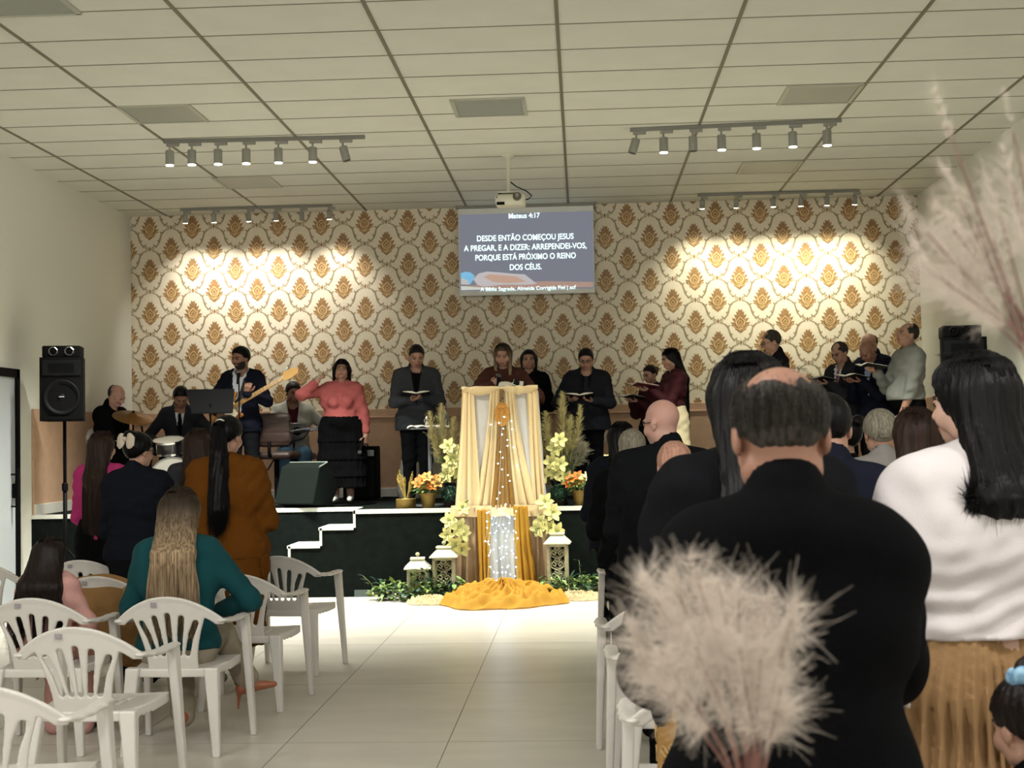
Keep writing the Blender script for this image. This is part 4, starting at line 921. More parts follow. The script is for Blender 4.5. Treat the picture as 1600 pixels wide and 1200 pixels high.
people['blackhair'] = person('woman with straight black hair in black, nearest the stage flowers', (.27, 9.5, 0), PI, H=1.63, sex='f', b=1.1, top=dict(kind='jacket', m=NAVK, hem=-.05), bottom=dict(m=BLK), hair=dict(kind='long', m=HAIR['black'], end=.10, n=160), foldseed=27)
people['greyhair'] = person('grey-haired person in black partly hidden behind the bald man with glasses', (.30, 8.35, 0), PI, H=1.57, b=1.05, top=dict(kind='jacket', m=BLK, hem=-.05, stand=1), bottom=dict(m=BLK), hair=dict(kind='short', m=HAIR['grey'], t=.014), foldseed=28)
people['thinhair'] = person('short person with thin reddish hair between the bald man and the long-haired woman', (.405, 6.1, 0), PI, H=1.505, skin='pink', top=dict(kind='jacket', m=BLK, hem=-.05, stand=1), bottom=dict(m=BLK), hair=dict(kind='balding', m=HAIR['red'], bald=(0, -.02, .25, .03)), foldseed=29)
people['longblack'] = person('woman with long glossy black hair and black ribbed cardigan beside the man in black coat', (.42, 3.45, 0), PI + .15, H=1.725, sex='f', b=1.16, hp=.12, h=.008, hq=.006, top=dict(kind='cardigan', m=RIB, hem=-.012, fold=.006, infl=.034), bottom=dict(kind='skirt', name='lace_skirt', m=fab('gold_lace', '#8a6a3e', bump=.5, bs=90), hem=.2, infl=-.002), hair=dict(kind='long', m=HAIR['black'], end=.08, w=.095, n=1100, h=.005, t=.016, sr=.0011, yb=.13), foldseed=30)
from mathutils.bvhtree import BVHTree
q = people['longblack']; bv = BVHTree.FromPolygons([v.co for v in q.bottom.data.vertices], [list(p.vertices) for p in q.bottom.data.polygons]); g = G(); rr = random.Random(3)
def on_skirt(a, z):
    d = Vector((math.cos(a), math.sin(a), 0)); h_ = bv.ray_cast(Vector((0, 0, z)) + d * .6, -d); return (h_[0] + d * .003) if h_[0] else None
for i in range(12):
    for j in range(7):
        a0 = i * PI / 6 + (.26 if j % 2 else 0) + rr.uniform(-.06, .06); z0 = .86 - .085 * j + rr.uniform(-.015, .015)
        for k in range(5):
            th = k * 2 * PI / 5 + rr.uniform(-.2, .2); pts = []
            for n_ in range(9):
                u = n_ / 8; r_ = .040 * math.sin(PI * u) ** .7; th2 = th + .38 * math.cos(PI * u); p = on_skirt(a0 + r_ * math.cos(th2) / .2, z0 + r_ * math.sin(th2))
                if p is not None: pts.append(p)
            if len(pts) > 3: g.tube(pts, .0016, 4)
g.make('lace_embroidery', mat('cloth_gold_thread', '#b99a66', .45, .3), q.bottom, smooth=True)
people['coat'] = person('broad man in black coat with balding crown, back to the camera', (.365, 2.52, 0), PI + .02, H=1.645, b=1.08, sw=.098, hs=1.07, hp=.26, h=.008, hq=.004, skin='tan', top=dict(kind='coat', m=COAT, hem=-.16, stand=1, infl=.030, sinfl=.030, collar=.3, fold=.006, lam=(.12, .3)), bottom=dict(m=BLK), hair=dict(kind='balding', m=HAIR['salt'], h=.0035, t=.006, g=.0005, stubble=22000, bald=(.0, .04, .222, .072)), foldseed=31,
    arms=dict(B=dict(w=(.0, -.26, 1.0), pole=(0, .35, -.6), f=(0, -1, 0), n=(0, 0, -1), p='relax')) and dict(L=dict(w=(.05, -.35, 1.19), pole=(.75, .25, -.75), f=(-.7, -.5, .1), n=(0, 0, 1), p='hold'), R=dict(w=(-.05, -.35, 1.19), pole=(-.75, .25, -.75), f=(.7, -.5, .1), n=(0, 0, 1), p='hold')))
people['navy'] = person('dark-haired man in navy jacket between the black coat and the white tee', (.85, 4.8, 0), PI, H=1.665, b=1.08, hp=.15, top=dict(kind='jacket', m=fab('navy_blazer', '#151722'), hem=-.05, stand=1), bottom=dict(m=BLK), hair=dict(kind='short', m=HAIR['black']), foldseed=32)
people['sideface'] = person('dark-haired person glimpsed between the navy jacket and the grey bun', (1.46, 7.75, 0), PI + .9, H=1.62, sex='f', top=dict(kind='top', m=BLK), bottom=dict(m=BLK), hair=dict(kind='bun', m=HAIR['black'], t=.016), foldseed=33)
people['bun'] = person('elderly person with grey hair in a low bun and white collar', (1.55, 7.2, 0), PI + .05, H=1.64, sex='f', hp=.12, top=dict(kind='top', m=fab('pale_grey', '#84807e'), stand=1), bottom=dict(m=BLK), hair=dict(kind='bun', m=HAIR['grey'], t=.016, at=(0, .10, .105), r=.038), foldseed=34)
people['brownhair'] = person('woman with long dark brown hair standing left of the white tee', (1.44, 6.0, 0), PI + .12, H=1.625, sex='f', top=dict(kind='top', m=GREYJ, hem=-.03), bottom=dict(m=BLK), hair=dict(kind='long', m=HAIR['brown'], end=.05, w=.10, n=260, t=.016), foldseed=35)
def teefold(q):
    def f(D, X, Y, Z):
        return D + .006 * np.clip((1.30 - Z) / .15, 0, 1) * np.sin(95 * Z + 9 * X + 3 * np.sin(11 * X)) * np.clip((Y + .02) / .1, 0, 1)
    return f
people['tee'] = person('woman in white tee and gathered gold skirt with straight black hair', (1.02, 3.6, 0), PI + .22, H=1.725, sex='f', b=1.30, hp=.08, h=.007, hq=.006, hy=.5, skin='light', top=dict(kind='tee', m=TEE, hem=.066, infl=.032, sleeve=.72, flare=.012, sinfl=.016, fold=.004, extra=(teefold,)), bottom=dict(kind='skirt', m=GOLD, hem=.06, waist=.088, infl=-.004, flare=.10, pleats=44, pamp=.013, h=.0065), hair=dict(kind='long', m=HAIR['black'], end=.275, w=.080, wend=.092, yb=.12, n=1500, h=.005, t=.014, sr=.0011, fw=.064), foldseed=36)
people['smallgirl'] = person('small girl in dark top with white collar and blue scrunchie beside the gold skirt', (.875, 2.75, 0), PI + .34, H=1.01, sex='f', bust=0, hs=1.30, hp=.25, h=.008, hq=.004, skin='mid', top=dict(kind='top', m=BLK, hem=-.05, stand=1), bottom=dict(kind='skirt', m=BLK, hem=.25), hair=dict(kind='bun', m=HAIR['dbrown'], at=(0, .055, .245), r=.040, t=.014, h=.005), foldseed=37)
q = people['smallgirl']; fd = Field(); c = q.Hd(0, .045, .232)
for i in range(14):
    a = 2 * PI * i / 14; fd.ell(q.Hd(.040 * math.cos(a), .045 + .040 * math.sin(a), .228 + .006 * (i % 2)), (.017, .017, .020), k=.006)
mesh_obj('scrunchie', *net(fd, .004), mat('cloth_blue_print', '#3b6d96', .7, col2='#8fb3c9', vscale=60), q.root)
fd = Field(); n0 = q.U(0, .012 * q.H, .333 * q.H)
for i in range(16):
    a = 2 * PI * i / 16; fd.ell(n0 + V3(.060 * math.cos(a), .058 * math.sin(a), -.012 - .012 * (i % 2)), (.022, .022, .016), k=.012)
mesh_obj('collar', *net(fd, .005), mat('cloth_white_collar', '#c9c9cc', .8), q.root)
people['farright'] = person('dark-haired person partly hidden behind the white tee, beside the right wall', (2.44, 8.0, 0), PI - .2, H=1.52, sex='f', top=dict(kind='top', m=BLUES), bottom=dict(m=BLK), hair=dict(kind='short', m=HAIR['brown'], t=.018), foldseed=38)
# --- books in hands
m_page = mat('book_page', '#c8c2b2', .8, bump=.2, bscale=300, bstretch=(1, 1, 20)); 
def open_book(label, pos, rz, pitch=-.16, cover='#0d0c0d', w=.15, hgt=.21, sag=.16, page=None):
    """open book: two covers, two curved page blocks; +y is the top of the page"""
    t = thing('open_book', label, 'book', pos, 0); t.rotation_euler = Euler((pitch, 0, rz), 'XYZ')
    cm = mat('book_cover_' + cover.strip('#'), cover, .5); pm = page or m_page
    for sx in (-1, 1):
        g = G(); R = Matrix.Rotation(-sx * sag, 3, 'Y'); g.box(R @ Vector((sx * w / 2, 0, 0)), (w + .01, hgt + .014, .004), R=R, bevel=.0015); g.make('cover', cm, t)
        V = []; n = 9
        for i in range(n):
            u = i / (n - 1); x = sx * w * u * .97; z = .004 + .016 * math.sin(PI * min(1, u * .9 + .12)) * (1 - .35 * u) + .004
            for (yy, zz) in ((-hgt / 2, .003), (-hgt / 2, z), (hgt / 2, z), (hgt / 2, .003)): V.append(R @ Vector((x, yy, zz)))
        F = [(i * 4 + j, i * 4 + (j + 1) % 4, (i + 1) * 4 + (j + 1) % 4, (i + 1) * 4 + j) for i in range(n - 1) for j in range(4)] + [(0, 1, 2, 3), ((n - 1) * 4 + 3, (n - 1) * 4 + 2, (n - 1) * 4 + 1, (n - 1) * 4)]
        g = G(); g.add(V, F); g.make('page_block', pm, t, smooth=False)
    return t
def held(key, label, local, rel=0.0, **k):
    q = people[key]; p = q.W(local); return open_book(label, p, (q.root.rotation_euler.z + rel) + PI * 0, **k)
def hold_at(q): return tuple(((q.A['L'][2] + q.A['R'][2]) / 2) + V3(0, -.075, .032))
for key, lab, kw in (('greysuit', 'open black book in the hands of the man in grey suit', {}), ('glasses', 'open black book held by the stout man with glasses', {}), ('maroon', 'open book with red cover held by the woman in maroon blouse', dict(cover='#5b1d2b', w=.17, hgt=.24)),
                     ('spectacled', 'open book held by the man in black shirt and glasses', {}), ('pinktie', 'pale open book held by the man in pink tie', {}), ('baldfront', 'open book held by the bald man in navy jacket', {}),
                     ('baldback', 'open book held by the tall bald man at the back', {}), ('behind', 'open book held by the shorter woman beside the maroon blouse', {})):
    held(key, lab, hold_at(people[key]), **kw)
q = people['greyshirt']; held('greyshirt', 'open black book on one hand of the man in grey shirt', tuple(q.A['R'][2] + V3(.05, -.08, .035)), w=.16, hgt=.22)
# ------------------------------------------------------------------ white plastic armchairs
m_plastic = mat('white_plastic', '#c4c0bc', .32, bump=.03, bscale=30, spec=.5)
def chair_meshes():
    out = {}; h = .0062
    def yb(u, z): return -.205 - .115 * (z - .43) / .37 + .55 * u * u
    def ztop(u): return .800 - 1.75 * np.abs(u) ** 2.05
    def grid(lo, hi, f):
        ax = [np.arange(lo[i], hi[i] + h, h) for i in range(3)]
        return surface_nets(f(ax[0][:, None, None], ax[1][None, :, None], ax[2][None, None, :]).astype(np.float32) + np.zeros([len(a) for a in ax], np.float32), *ax)
    def capsule2(U, Z, a, b, r):
        dx, dz = b[0] - a[0], b[1] - a[1]; t = np.clip(((U - a[0]) * dx + (Z - a[1]) * dz) / (dx * dx + dz * dz), 0, 1)
        return np.sqrt((U - a[0] - t * dx) ** 2 + (Z - a[1] - t * dz) ** 2) - r
    def back(X, Y, Z_):
        sl = 1.12; top = (ztop(X) - Z_)
        slope = np.sqrt(1 + (1.75 * 2.05 * np.abs(X) ** 1.05) ** 2)
        band = np.maximum(-top, top - (.048 + .03 * np.clip(1 - np.abs(X) / .2, 0, 1)) * slope) / slope      # arch band
        us = .128 + .075 * np.clip((Z_ - .46) / .28, 0, 1.2) ** 1.6
        band = np.maximum(band, .652 - Z_)
        fan = np.maximum(np.maximum(np.abs(X) - us, -top / slope), .415 + .25 * X * X - Z_)
        sh = np.minimum(band, fan)
        sh = np.maximum(sh, np.abs(X) - .272)
        for i in (-2, -1, 0, 1, 2):
            zt = .800 - .088 - 1.1 * (abs(i) * .062) ** 1.6
            c = capsule2(X, Z_, (i * .041, .505), (i * .054, .60), .0125); c2 = capsule2(X, Z_, (i * .054, .60), (i * .068, zt - .01), .0145)
            sh = np.maximum(sh, -np.minimum(c, c2))
        d = np.abs(Y - yb(X, Z_)) * .92 - .0085 - .004 * np.clip(1 - top / .03, 0, 1)
        k = .006; return np.maximum(sh, d) + np.maximum(0, k - np.abs(sh - d)) ** 2 / (4 * k)
    out['backrest'] = grid((-.30, -.36, .40), (.30, -.02, .82), back)
    def seat(X, Y, Z_):
        hw = .232 - .03 * np.clip(-Y / .2, 0, 1); q1 = np.maximum(np.abs(X) - hw, np.maximum(Y - .215, -.222 - Y))
        zc = .432 - .018 * np.cos(X * 5) * np.cos(Y * 4) + .014 * np.clip((Y - .1) / .1, 0, 1) * 0
        rim = np.clip((q1 + .022) / .02, 0, 1)
        for x in (-.09, -.045, 0, .045, .09): q1 = np.maximum(q1, -capsule2(X, Y, (x, -.03), (x, .09), .0055) - 0 * Z_)
        d = np.abs(Z_ - zc + rim * .016) - .008 - rim * .016
        k = .008; return np.maximum(q1, d) + np.maximum(0, k - np.abs(q1 - d)) ** 2 / (4 * k)
    out['seat'] = grid((-.26, -.25, .37), (.26, .24, .47), seat)
    def legf(a, b, wx0, wx1, wy0, wy1):
        def f(X, Y, Z_):
            t = np.clip((Z_ - a[2]) / (b[2] - a[2]), 0, 1); cx = a[0] + (b[0] - a[0]) * t; cy = a[1] + (b[1] - a[1]) * t
            dx = np.abs(X - cx) - (wx0 + (wx1 - wx0) * t); dy = np.abs(Y - cy) - (wy0 + (wy1 - wy0) * t); r = .008
            d2 = np.sqrt(np.maximum(dx + r, 0) ** 2 + np.maximum(dy + r, 0) ** 2) + np.minimum(np.maximum(dx + r, dy + r), 0) - r
            return np.maximum(np.maximum(d2, Z_ - b[2]), a[2] - Z_)
        return f
    for s in (1, -1):
        a, b = (s * .235, -.262, 0), (s * .200, -.212, .435)
        out['leg_r%d' % s] = grid((min(a[0], b[0]) - .06, -.32, -.01), (max(a[0], b[0]) + .06, -.14, .45), legf(a, b, .019, .036, .017, .030))
        a, b = (s * .285, .255, 0), (s * .262, .175, .648)
        out['leg_f%d' % s] = grid((min(a[0], b[0]) - .06, .08, -.01), (max(a[0], b[0]) + .06, .32, .66), legf(a, b, .016, .022, .020, .038))
        fd = Field(); P_ = [(.262, yb(.262, .67) + .0, .672), (.272, -.16, .662), (.274, -.05, .654), (.272, .08, .652), (.266, .19, .650)]
        W_ = [.026, .029, .030, .030, .028]
        for i in range(4): fd.cap((s * P_[i][0], P_[i][1], P_[i][2]), (s * P_[i + 1][0], P_[i + 1][1], P_[i + 1][2]), W_[i], W_[i + 1], k=.012, flat=(V3(0, 0, 1), .40))
        out['arm%d' % s] = net(fd, .006)
    return out
CM = chair_meshes()
m_sticker = mat('grey_sticker', '#6f6a70', .6, col2='#8b868c', vscale=220)
def make_chair():
    t = thing('plastic_armchair', 'x', 'chair')
    for nm in ('seat', 'backrest'): mesh_obj(nm, *CM[nm], m_plastic, t)
    for s in (1, -1):
        mesh_obj('leg', *CM['leg_r%d' % s], m_plastic, t); mesh_obj('leg', *CM['leg_f%d' % s], m_plastic, t); mesh_obj('armrest', *CM['arm%d' % s], m_plastic, t)
    g = G(); y0 = -.205 - .115 * (.772 - .43) / .37
    g.box((-.06, y0 - .0095, .762), (.030, .003, .026), R=Matrix.Rotation(-.29, 3, 'X')); o = g.make('sticker', m_sticker, t)
    return t
proto = make_chair(); first = True
for (x, y, rz, lab) in ((-2.13, 5.95, -.03, 'empty white plastic armchair in front, right behind the blonde woman and the small girl'),
                        (-1.96, 4.60, .05, 'white plastic armchair cut off by the lower left corner of the photo'),
                        (-2.07, 7.02, -.02, 'white plastic armchair under the seated blonde woman'),
                        (-2.78, 7.05, .02, 'white plastic armchair under the seated small girl'),
                        (-1.99, 8.14, -.06, 'white plastic armchair behind the rust dress, next to the blonde woman'),
                        (-2.00, 9.34, -.12, 'white plastic armchair by the aisle, closest to the stage steps'),
                        (-3.36, 9.25, .05, 'white plastic armchair between the small girl and the navy sweater'),
                        (-4.02, 9.2, .0, 'white plastic armchair at the left edge of the photo, near the door'),
                        (-2.84, 8.12, .03, 'white plastic armchair with a tan coat over its back'),
                        (.385, 9.17, .06, 'white plastic armchair across the aisle, farthest of the four on the right'),
                        (.345, 6.62, .04, 'white plastic armchair right behind the bald man with glasses'),
                        (.375, 5.72, .03, 'white plastic armchair second nearest in the right-hand aisle row'),
                        (.40, 4.52, .0, 'white plastic armchair beside the gold lace skirt, nearest of the right row')):
    o = proto if first else copy_tree(proto); first = False
    o.location = (x, y, 0); o.rotation_euler = (0, 0, rz); o['label'] = lab; o['group'] = 'white plastic armchairs of the congregation'
# tan coat over a chair back
def coatfn(u, v):
    a = (v - .5) * 2; s = abs(a); z = .815 - .50 * s ** .9; x = (u - .5) * (.58 + .10 * s); y = -.32 * (1 if a < 0 else .75) * min(1, s * 4) * .12 - .26 - (.06 if a < 0 else -.06) * min(1, s * 3)
    return (x + .01 * math.sin(9 * v), y + .014 * math.sin(x * 38 + 3 * v) * s + .05 * (x * x) * 6, z - .9 * x * x + .006 * math.sin(20 * x))
t = thing('coat', 'tan coat draped over the back of a white chair beside the blonde woman', 'coat', (-2.84, 8.12, 0), .03)
m_tan = mat('cloth_tan_coat', '#7d5c34', .9, bump=.2, bscale=200)
grid_mesh(coatfn, 40, 60, 'coat_body', m_tan, t, .008)
for s in (-1, 1):
    fd = Field(); fd.cap((s * .22, -.36, .70), (s * .25, -.41, .52), .055, .05, k=.02); fd.cap((s * .25, -.41, .52), (s * .22, -.42, .34), .05, .04, k=.02); fd.fn(foldfn(.006, 5 + s)); mesh_obj('sleeve', *net(fd, .012), m_tan, t)
# plastic cup on the floor
t = thing('plastic_cup', 'clear plastic cup standing on the floor beside a right-hand chair', 'cup', (.175, 7.18, 0))
g = G(); g.lathe([(.026, 0), (.028, .002), (.036, .085), (.038, .086), (.034, .085), (.026, .004), (.0, .004)], n=24, closed=True); g.make('cup', mat('clear_plastic', '#ffffff', .1, trans=.9, ior=1.2), t, auto=40)
# ------------------------------------------------------------------ loudspeakers on stands
m_spk = mat('black_speaker', '#0b0b0b', .8, bump=.3, bscale=300, spec=.1); m_grl = mat('speaker_cone', '#0c0d0e', .55, spec=.15); m_slv = mat('silver', '#b4b4b4', .3, .9)
def speaker(lab, x, y, rz, bright):
    t = thing('loudspeaker', lab, 'speaker', (x, y, 1.80), rz)
    g = G(); g.prism([(-.20, -.17), (.20, -.17), (.235, .17), (-.235, .17)] if False else [(-.205, -.18), (.205, -.18), (.17, .20), (-.17, .20)], 0, .62); g.make('cabinet', m_spk, t)
    g = G(); g.box((0, -.184, .515), (.36, .012, .15), bevel=.004); g.make('horn_plate', m_grl, t)
    g = G(); g.lathe([(.001, .0), (.06, -.05), (.001, -.05)], (0, -.19, .515), 4, Matrix.Rotation(PI / 2, 3, 'X') @ Matrix.Rotation(PI / 4, 3, 'Z'), sx=1.9, closed=True); g.box((0, -.188, .515), (.24, .01, .09)); g.make('horn', m_black, t)
    g = G(); R = Matrix.Rotation(PI / 2, 3, 'X'); g.lathe([(.168, 0), (.172, .008), (.162, .014), (.15, .006), (.09, -.02), (.05, -.026), (.045, -.006), (.02, .004), (.0, .006)], (0, -.181, .23), 40, R, closed=True); g.make('woofer', m_grl, t, smooth=True)
    g = G(); g.box((0, -.19, .235), (.05, .004, .007)); g.make('badge', m_slv, t)
    g = G(); g.box((0, -.187, .03), (.40, .012, .03)); g.make('lower_trim', m_black, t)
    t2 = thing('tweeter_box', 'small black twin tweeter box on top of the loudspeaker ' + ('by the left wall' if bright else 'by the right wall'), 'speaker', (x - .01, y, 2.42), rz)
    g = G(); g.box((0, 0, .058), (.36, .26, .115), bevel=.012); g.make('cabinet', m_spk, t2)
    for s in (-1, 1):
        g = G(); c = (s * .075, -.131, .060); g.lathe([(.044, 0), (.046, .006), (.040, .010), (.036, .002)], c, 8, R @ Matrix.Rotation(PI / 8, 3, 'Z'), closed=True); rg = g.make('tweeter_ring', m_slv if bright else m_grl, t2)
        g = G(); g.lathe([(.037, 0), (.02, -.01), (.012, .002), (.0, .004)], c, 20, R, closed=True); g.make('tweeter', m_black, t2, smooth=True)
    t3 = thing('speaker_stand', 'black tripod stand under the loudspeaker ' + ('by the left wall' if bright else 'by the right wall'), 'stand', (x, y, 0), rz)
    g = G(); g.tube([(0, 0, .05), (0, 0, 1.2)], .021, 12); g.tube([(0, 0, 1.1), (0, 0, 1.80)], .017, 12); g.make('pole', m_black, t3, smooth=True)
    g = G(); g.lathe([(.03, 0), (.03, .07)], (0, 0, 1.12), 14); g.lathe([(.032, 0), (.032, .06)], (0, 0, .52), 14); g.make('collar', m_black, t3, auto=40)
    for k in range(3):
        a = .5 + k * 2 * PI / 3; g = G(); g.tube([(.02 * math.cos(a), .02 * math.sin(a), .55), (.42 * math.cos(a), .42 * math.sin(a), .02)], .012, 8); g.make('leg', m_black, t3, smooth=True)
    return t
speaker('large black loudspeaker on a stand by the left wall, its grille facing the seats', -5.07, 13.18, .22, True)
speaker('large black loudspeaker on a stand by the right wall, behind the white tee', 3.62, 13.2, -.12, False)
# ------------------------------------------------------------------ stage furniture and instruments
m_chrome = mat('chrome', '#c8c8c8', .15, 1.0); m_bronze = mat('cymbal_bronze', '#6b4a22', .35, .85, bump=.2, bscale=20)
m_leather = mat('brown_leather', '#33231f', .45, bump=.15, bscale=80); m_white_lin = mat('white_chair_cover', '#b9b6ae', .8, bump=.1, bscale=60)
def covered_chair(lab, x, y, rz):
    t = thing('covered_chair', lab, 'chair', (x, y, STAGE), rz)
    fd = Field(); fd.cap((-.16, .20, .50), (.16, .20, .50), .055, k=.06, flat=(V3(0, 1, 0), .6)); fd.cap((-.15, .23, .80), (.15, .23, .80), .075, k=.06, flat=(V3(0, 1, 0), .5)); fd.ell((0, .22, .70), (.25, .045, .22), k=.05)
    fd.cap((-.16, .0, .45), (.16, .0, .45), .10, k=.05, flat=(V3(0, 0, 1), .4)); fd.fn(foldfn(.006, 3)); mesh_obj('backrest_cover', *net(fd, .014), m_white_lin, t)
    fd = Field()
    for s in (-1, 1): fd.cap((s * .14, .0, .40), (s * .16, .0, .10), .14, .17, k=.08)
    fd.fn(lambda D, X, Y, Zz: np.maximum(np.maximum(D + .010 * np.sin(9 * np.arctan2(Y, X) + 2 * np.sin(3 * np.arctan2(Y, X))) , Zz - .46), .002 - Zz)); mesh_obj('seat_cover', *net(fd, .014), m_white_lin, t)
covered_chair('white-covered chair behind the legs of the man in grey suit', -1.87, 16.1, .05)
covered_chair('white-covered chair behind the stout man with glasses', .02, 16.1, -.06)
covered_chair('white-covered chair under the bald keyboard player', -5.24, 15.16, .95)
def swivel(lab, x, y, rz, back):
    t = thing('swivel_chair', lab, 'chair', (x, y, STAGE), rz)
    g = G(); g.box((0, 0, .55 if back else .52), (.46, .44, .085), bevel=.035); g.make('seat', m_leather, t, auto=50)
    if back:
        fd = Field(); fd.cap((-.18, .20, .72), (.18, .20, .72), .07, k=.05, flat=(V3(0, 1, 0), .45)); fd.cap((-.18, .23, .95), (.18, .23, .95), .07, k=.05, flat=(V3(0, 1, 0), .45)); fd.ell((0, .22, .83), (.24, .04, .17), k=.05)
        fd.fn(lambda D, X, Y, Zz: D + .006 * np.maximum(0, np.cos(Zz * 55)) ** 6); mesh_obj('backrest', *net(fd, .012), m_leather, t)
        g = G(); g.tube([(0, .16, .52), (0, .25, .56), (0, .26, .70)], .02); g.make('back_support', m_black, t, smooth=True)
    g = G(); g.lathe([(.028, .05), (.028, .5)], n=14); g.make('post', m_chrome if not back else m_black, t, auto=40)
    g = G(); g.lathe([(.22, 0), (.22, .012), (.06, .035), (.03, .06)], n=28); g.make('base', m_chrome, t, auto=40)
    g = G(); g.tube([(.05, -.05, .50), (.16, -.16, .38)], .008); g.make('lever', m_black, t)
swivel('brown leather swivel chair with a ribbed backrest, right of the bass player', -3.44, 15.25, PI - .1, True)
swivel('round-cornered brown leather stool under the seated guitarist', -3.45, 16.26, 0, False)
# music stand
t = thing('music_stand', 'black music stand in front of the bass player, its desk hiding the drummer', 'music stand', (-3.97, 14.45, STAGE), .1)
R = Matrix.Rotation(-.30, 3, 'X')
g = G(); g.prism([(-.225, 0), (.225, 0), (.26, .29), (-.26, .29)] if False else [(-.19, 0), (.24, 0), (.25, .27), (-.27, .27)], -.006, .006, Matrix.Rotation(PI / 2 - .30, 3, 'X'), (0, -.02, 1.02)); g.box((.02, -.06, 1.02), (.44, .06, .012)); g.make('desk', m_black, t)
g = G(); g.tube([(0, 0, .03), (0, 0, 1.12)], .011, 10); g.make('post', m_black, t)
for k in range(3):
    a = k * 2 * PI / 3; g = G(); g.tube([(0, 0, .22), (.25 * math.cos(a), .25 * math.sin(a), .012)], .009, 8); g.make('leg', m_black, t)
# microphone stand with microphone
t = thing('microphone_stand', 'straight black microphone stand in front of the bass player', 'stand', (-3.70, 14.62, STAGE))
g = G(); g.lathe([(.14, 0), (.14, .012), (.03, .03)], n=28); g.make('base', m_black, t, auto=40); g = G(); g.tube([(0, 0, .02), (0, 0, .9)], .012); g.tube([(0, 0, .88), (.0, .0, 1.40)], .008); g.make('pole', m_black, t); g = G(); g.lathe([(.018, 0), (.018, .06)], (0, 0, .86), 14); g.make('clutch', m_chrome, t)
def mic(lab, pos, d, L=.17):
    t = thing('microphone', lab, 'microphone', pos); R = rot_to(d)
    g = G(); g.lathe([(.011, -L), (.013, -L + .01), (.019, -.02), (.021, 0)], (0, 0, 0), 16, R); g.make('handle', m_black, t, auto=40)
    g = G(); g.ball(R @ Vector((0, 0, .022)), .026, 16); g.make('grille', mat('mic_grille', '#5a5a5c', .35, .7, bump=.6, bscale=500), t, smooth=True); return t
mic('microphone on the stand at the mouth of the bass player', (-3.70, 14.62, 2.30), (-.06, .6, .6), .15)
q = people['preacher']; Wd = q.W(q.A['R'][2]); mic('black microphone in the hand of the woman at the pulpit', Wd + Vector((.085, -.045, .075)), (.1, .45, .9))
q = people['pink']; Wd = q.W(q.A['L'][2]); mic('microphone hanging from the lowered hand of the woman in coral', Wd + Vector((-.055, -.05, -.16)), (-.25, -.1, -1), .15)
# drums
t = thing('drum_kit', 'small black drum kit with chrome rims in front of the young drummer', 'drums', (-4.60, 14.95, STAGE))
m_shell = mat('black_drum_shell', '#111113', .3, coat=.5); m_skin = mat('drum_head', '#b9b6ac', .5)
def drum(nm, c, r, h, tilt=(0, 0)):
    R = Euler((tilt[0], tilt[1], 0)).to_matrix(); g = G(); g.lathe([(r, -h), (r, 0)], c, 32, R); d = g.make(nm, m_shell, t, auto=40)
    for z in (0, -h): g = G(); g.lathe([(r - .004, z - .012), (r + .008, z - .012), (r + .008, z + .010), (r - .004, z + .010), (r - .004, z - .012)], c, 32, R, closed=True); g.make('rim', m_chrome, d, auto=40)
    g = G(); g.lathe([(r - .003, .003), (.0, .004)], c, 32, R, closed=True); g.make('head', m_skin, d)
    g = G()
    for k in range(6):
        a = k * PI / 3; g.tube([Vector(c) + R @ Vector(((r + .01) * math.cos(a), (r + .01) * math.sin(a), z)) for z in (-h + .01, -.01)], .004, 6)
    g.make('tension_rods', m_chrome, d)
drum('snare_drum', (.02, 0, .74), .17, .13, (.25, 0)); drum('bass_drum', (.10, -.12, .29), .26, .36, (PI / 2, 0)); drum('tom', (.33, .10, .66), .13, .16, (.3, .1))
g = G()
for p0, p1 in (((-.02, 0, .60), (-.12, -.05, .02)), ((.05, .02, .60), (.14, .14, .02)), ((0, 0, .60), (.12, -.16, .02)), ((-.25, -.10, .9), (-.10, -.05, .0)), ((.33, .10, .5), (.18, .30, .50))): g.tube([p0, p1], .011, 8)
g.make('stand_tubes', m_black, t)
t = thing('cymbal', 'tilted bronze cymbal on its stand left of the young drummer', 'cymbal', (-4.86, 14.6, STAGE))
R = Euler((.30, .26, 0)).to_matrix(); g = G(); g.lathe([(.0, .03), (.03, .028), (.055, .006), (.13, -.006), (.215, -.028), (.215, -.031), (.13, -.010), (.05, .0), (.0, .022)], (0, 0, 1.02), 44, R, closed=True); g.make('plate', m_bronze, t, auto=50)
g = G(); g.tube([(0, 0, .02), (0, 0, 1.02)], .010, 10); g.lathe([(.016, 0), (.022, .015), (.008, .04)], (0, 0, 1.03), 12, R); g.make('stand_pole', m_black, t, smooth=True)
for k in range(3):
    a = .3 + k * 2 * PI / 3; g = G(); g.tube([(0, 0, .35), (.26 * math.cos(a), .26 * math.sin(a), .012)], .009, 8); g.make('leg', m_black, t)
t = thing('keyboard', 'black keyboard on a stand in front of the bald player', 'keyboard', (-4.90, 14.95, STAGE), 1.2)
g = G(); g.box((0, 0, .70), (.62, .26, .08), bevel=.012); g.make('case', m_spk, t); g = G(); g.box((0, .05, .742), (.58, .13, .012)); g.make('keys', m_skin, t)
g = G(); g.tube([(-.24, 0, .66), (.24, 0, .02)], .013); g.tube([(.24, 0, .66), (-.24, 0, .02)], .013); g.make('stand', m_black, t)
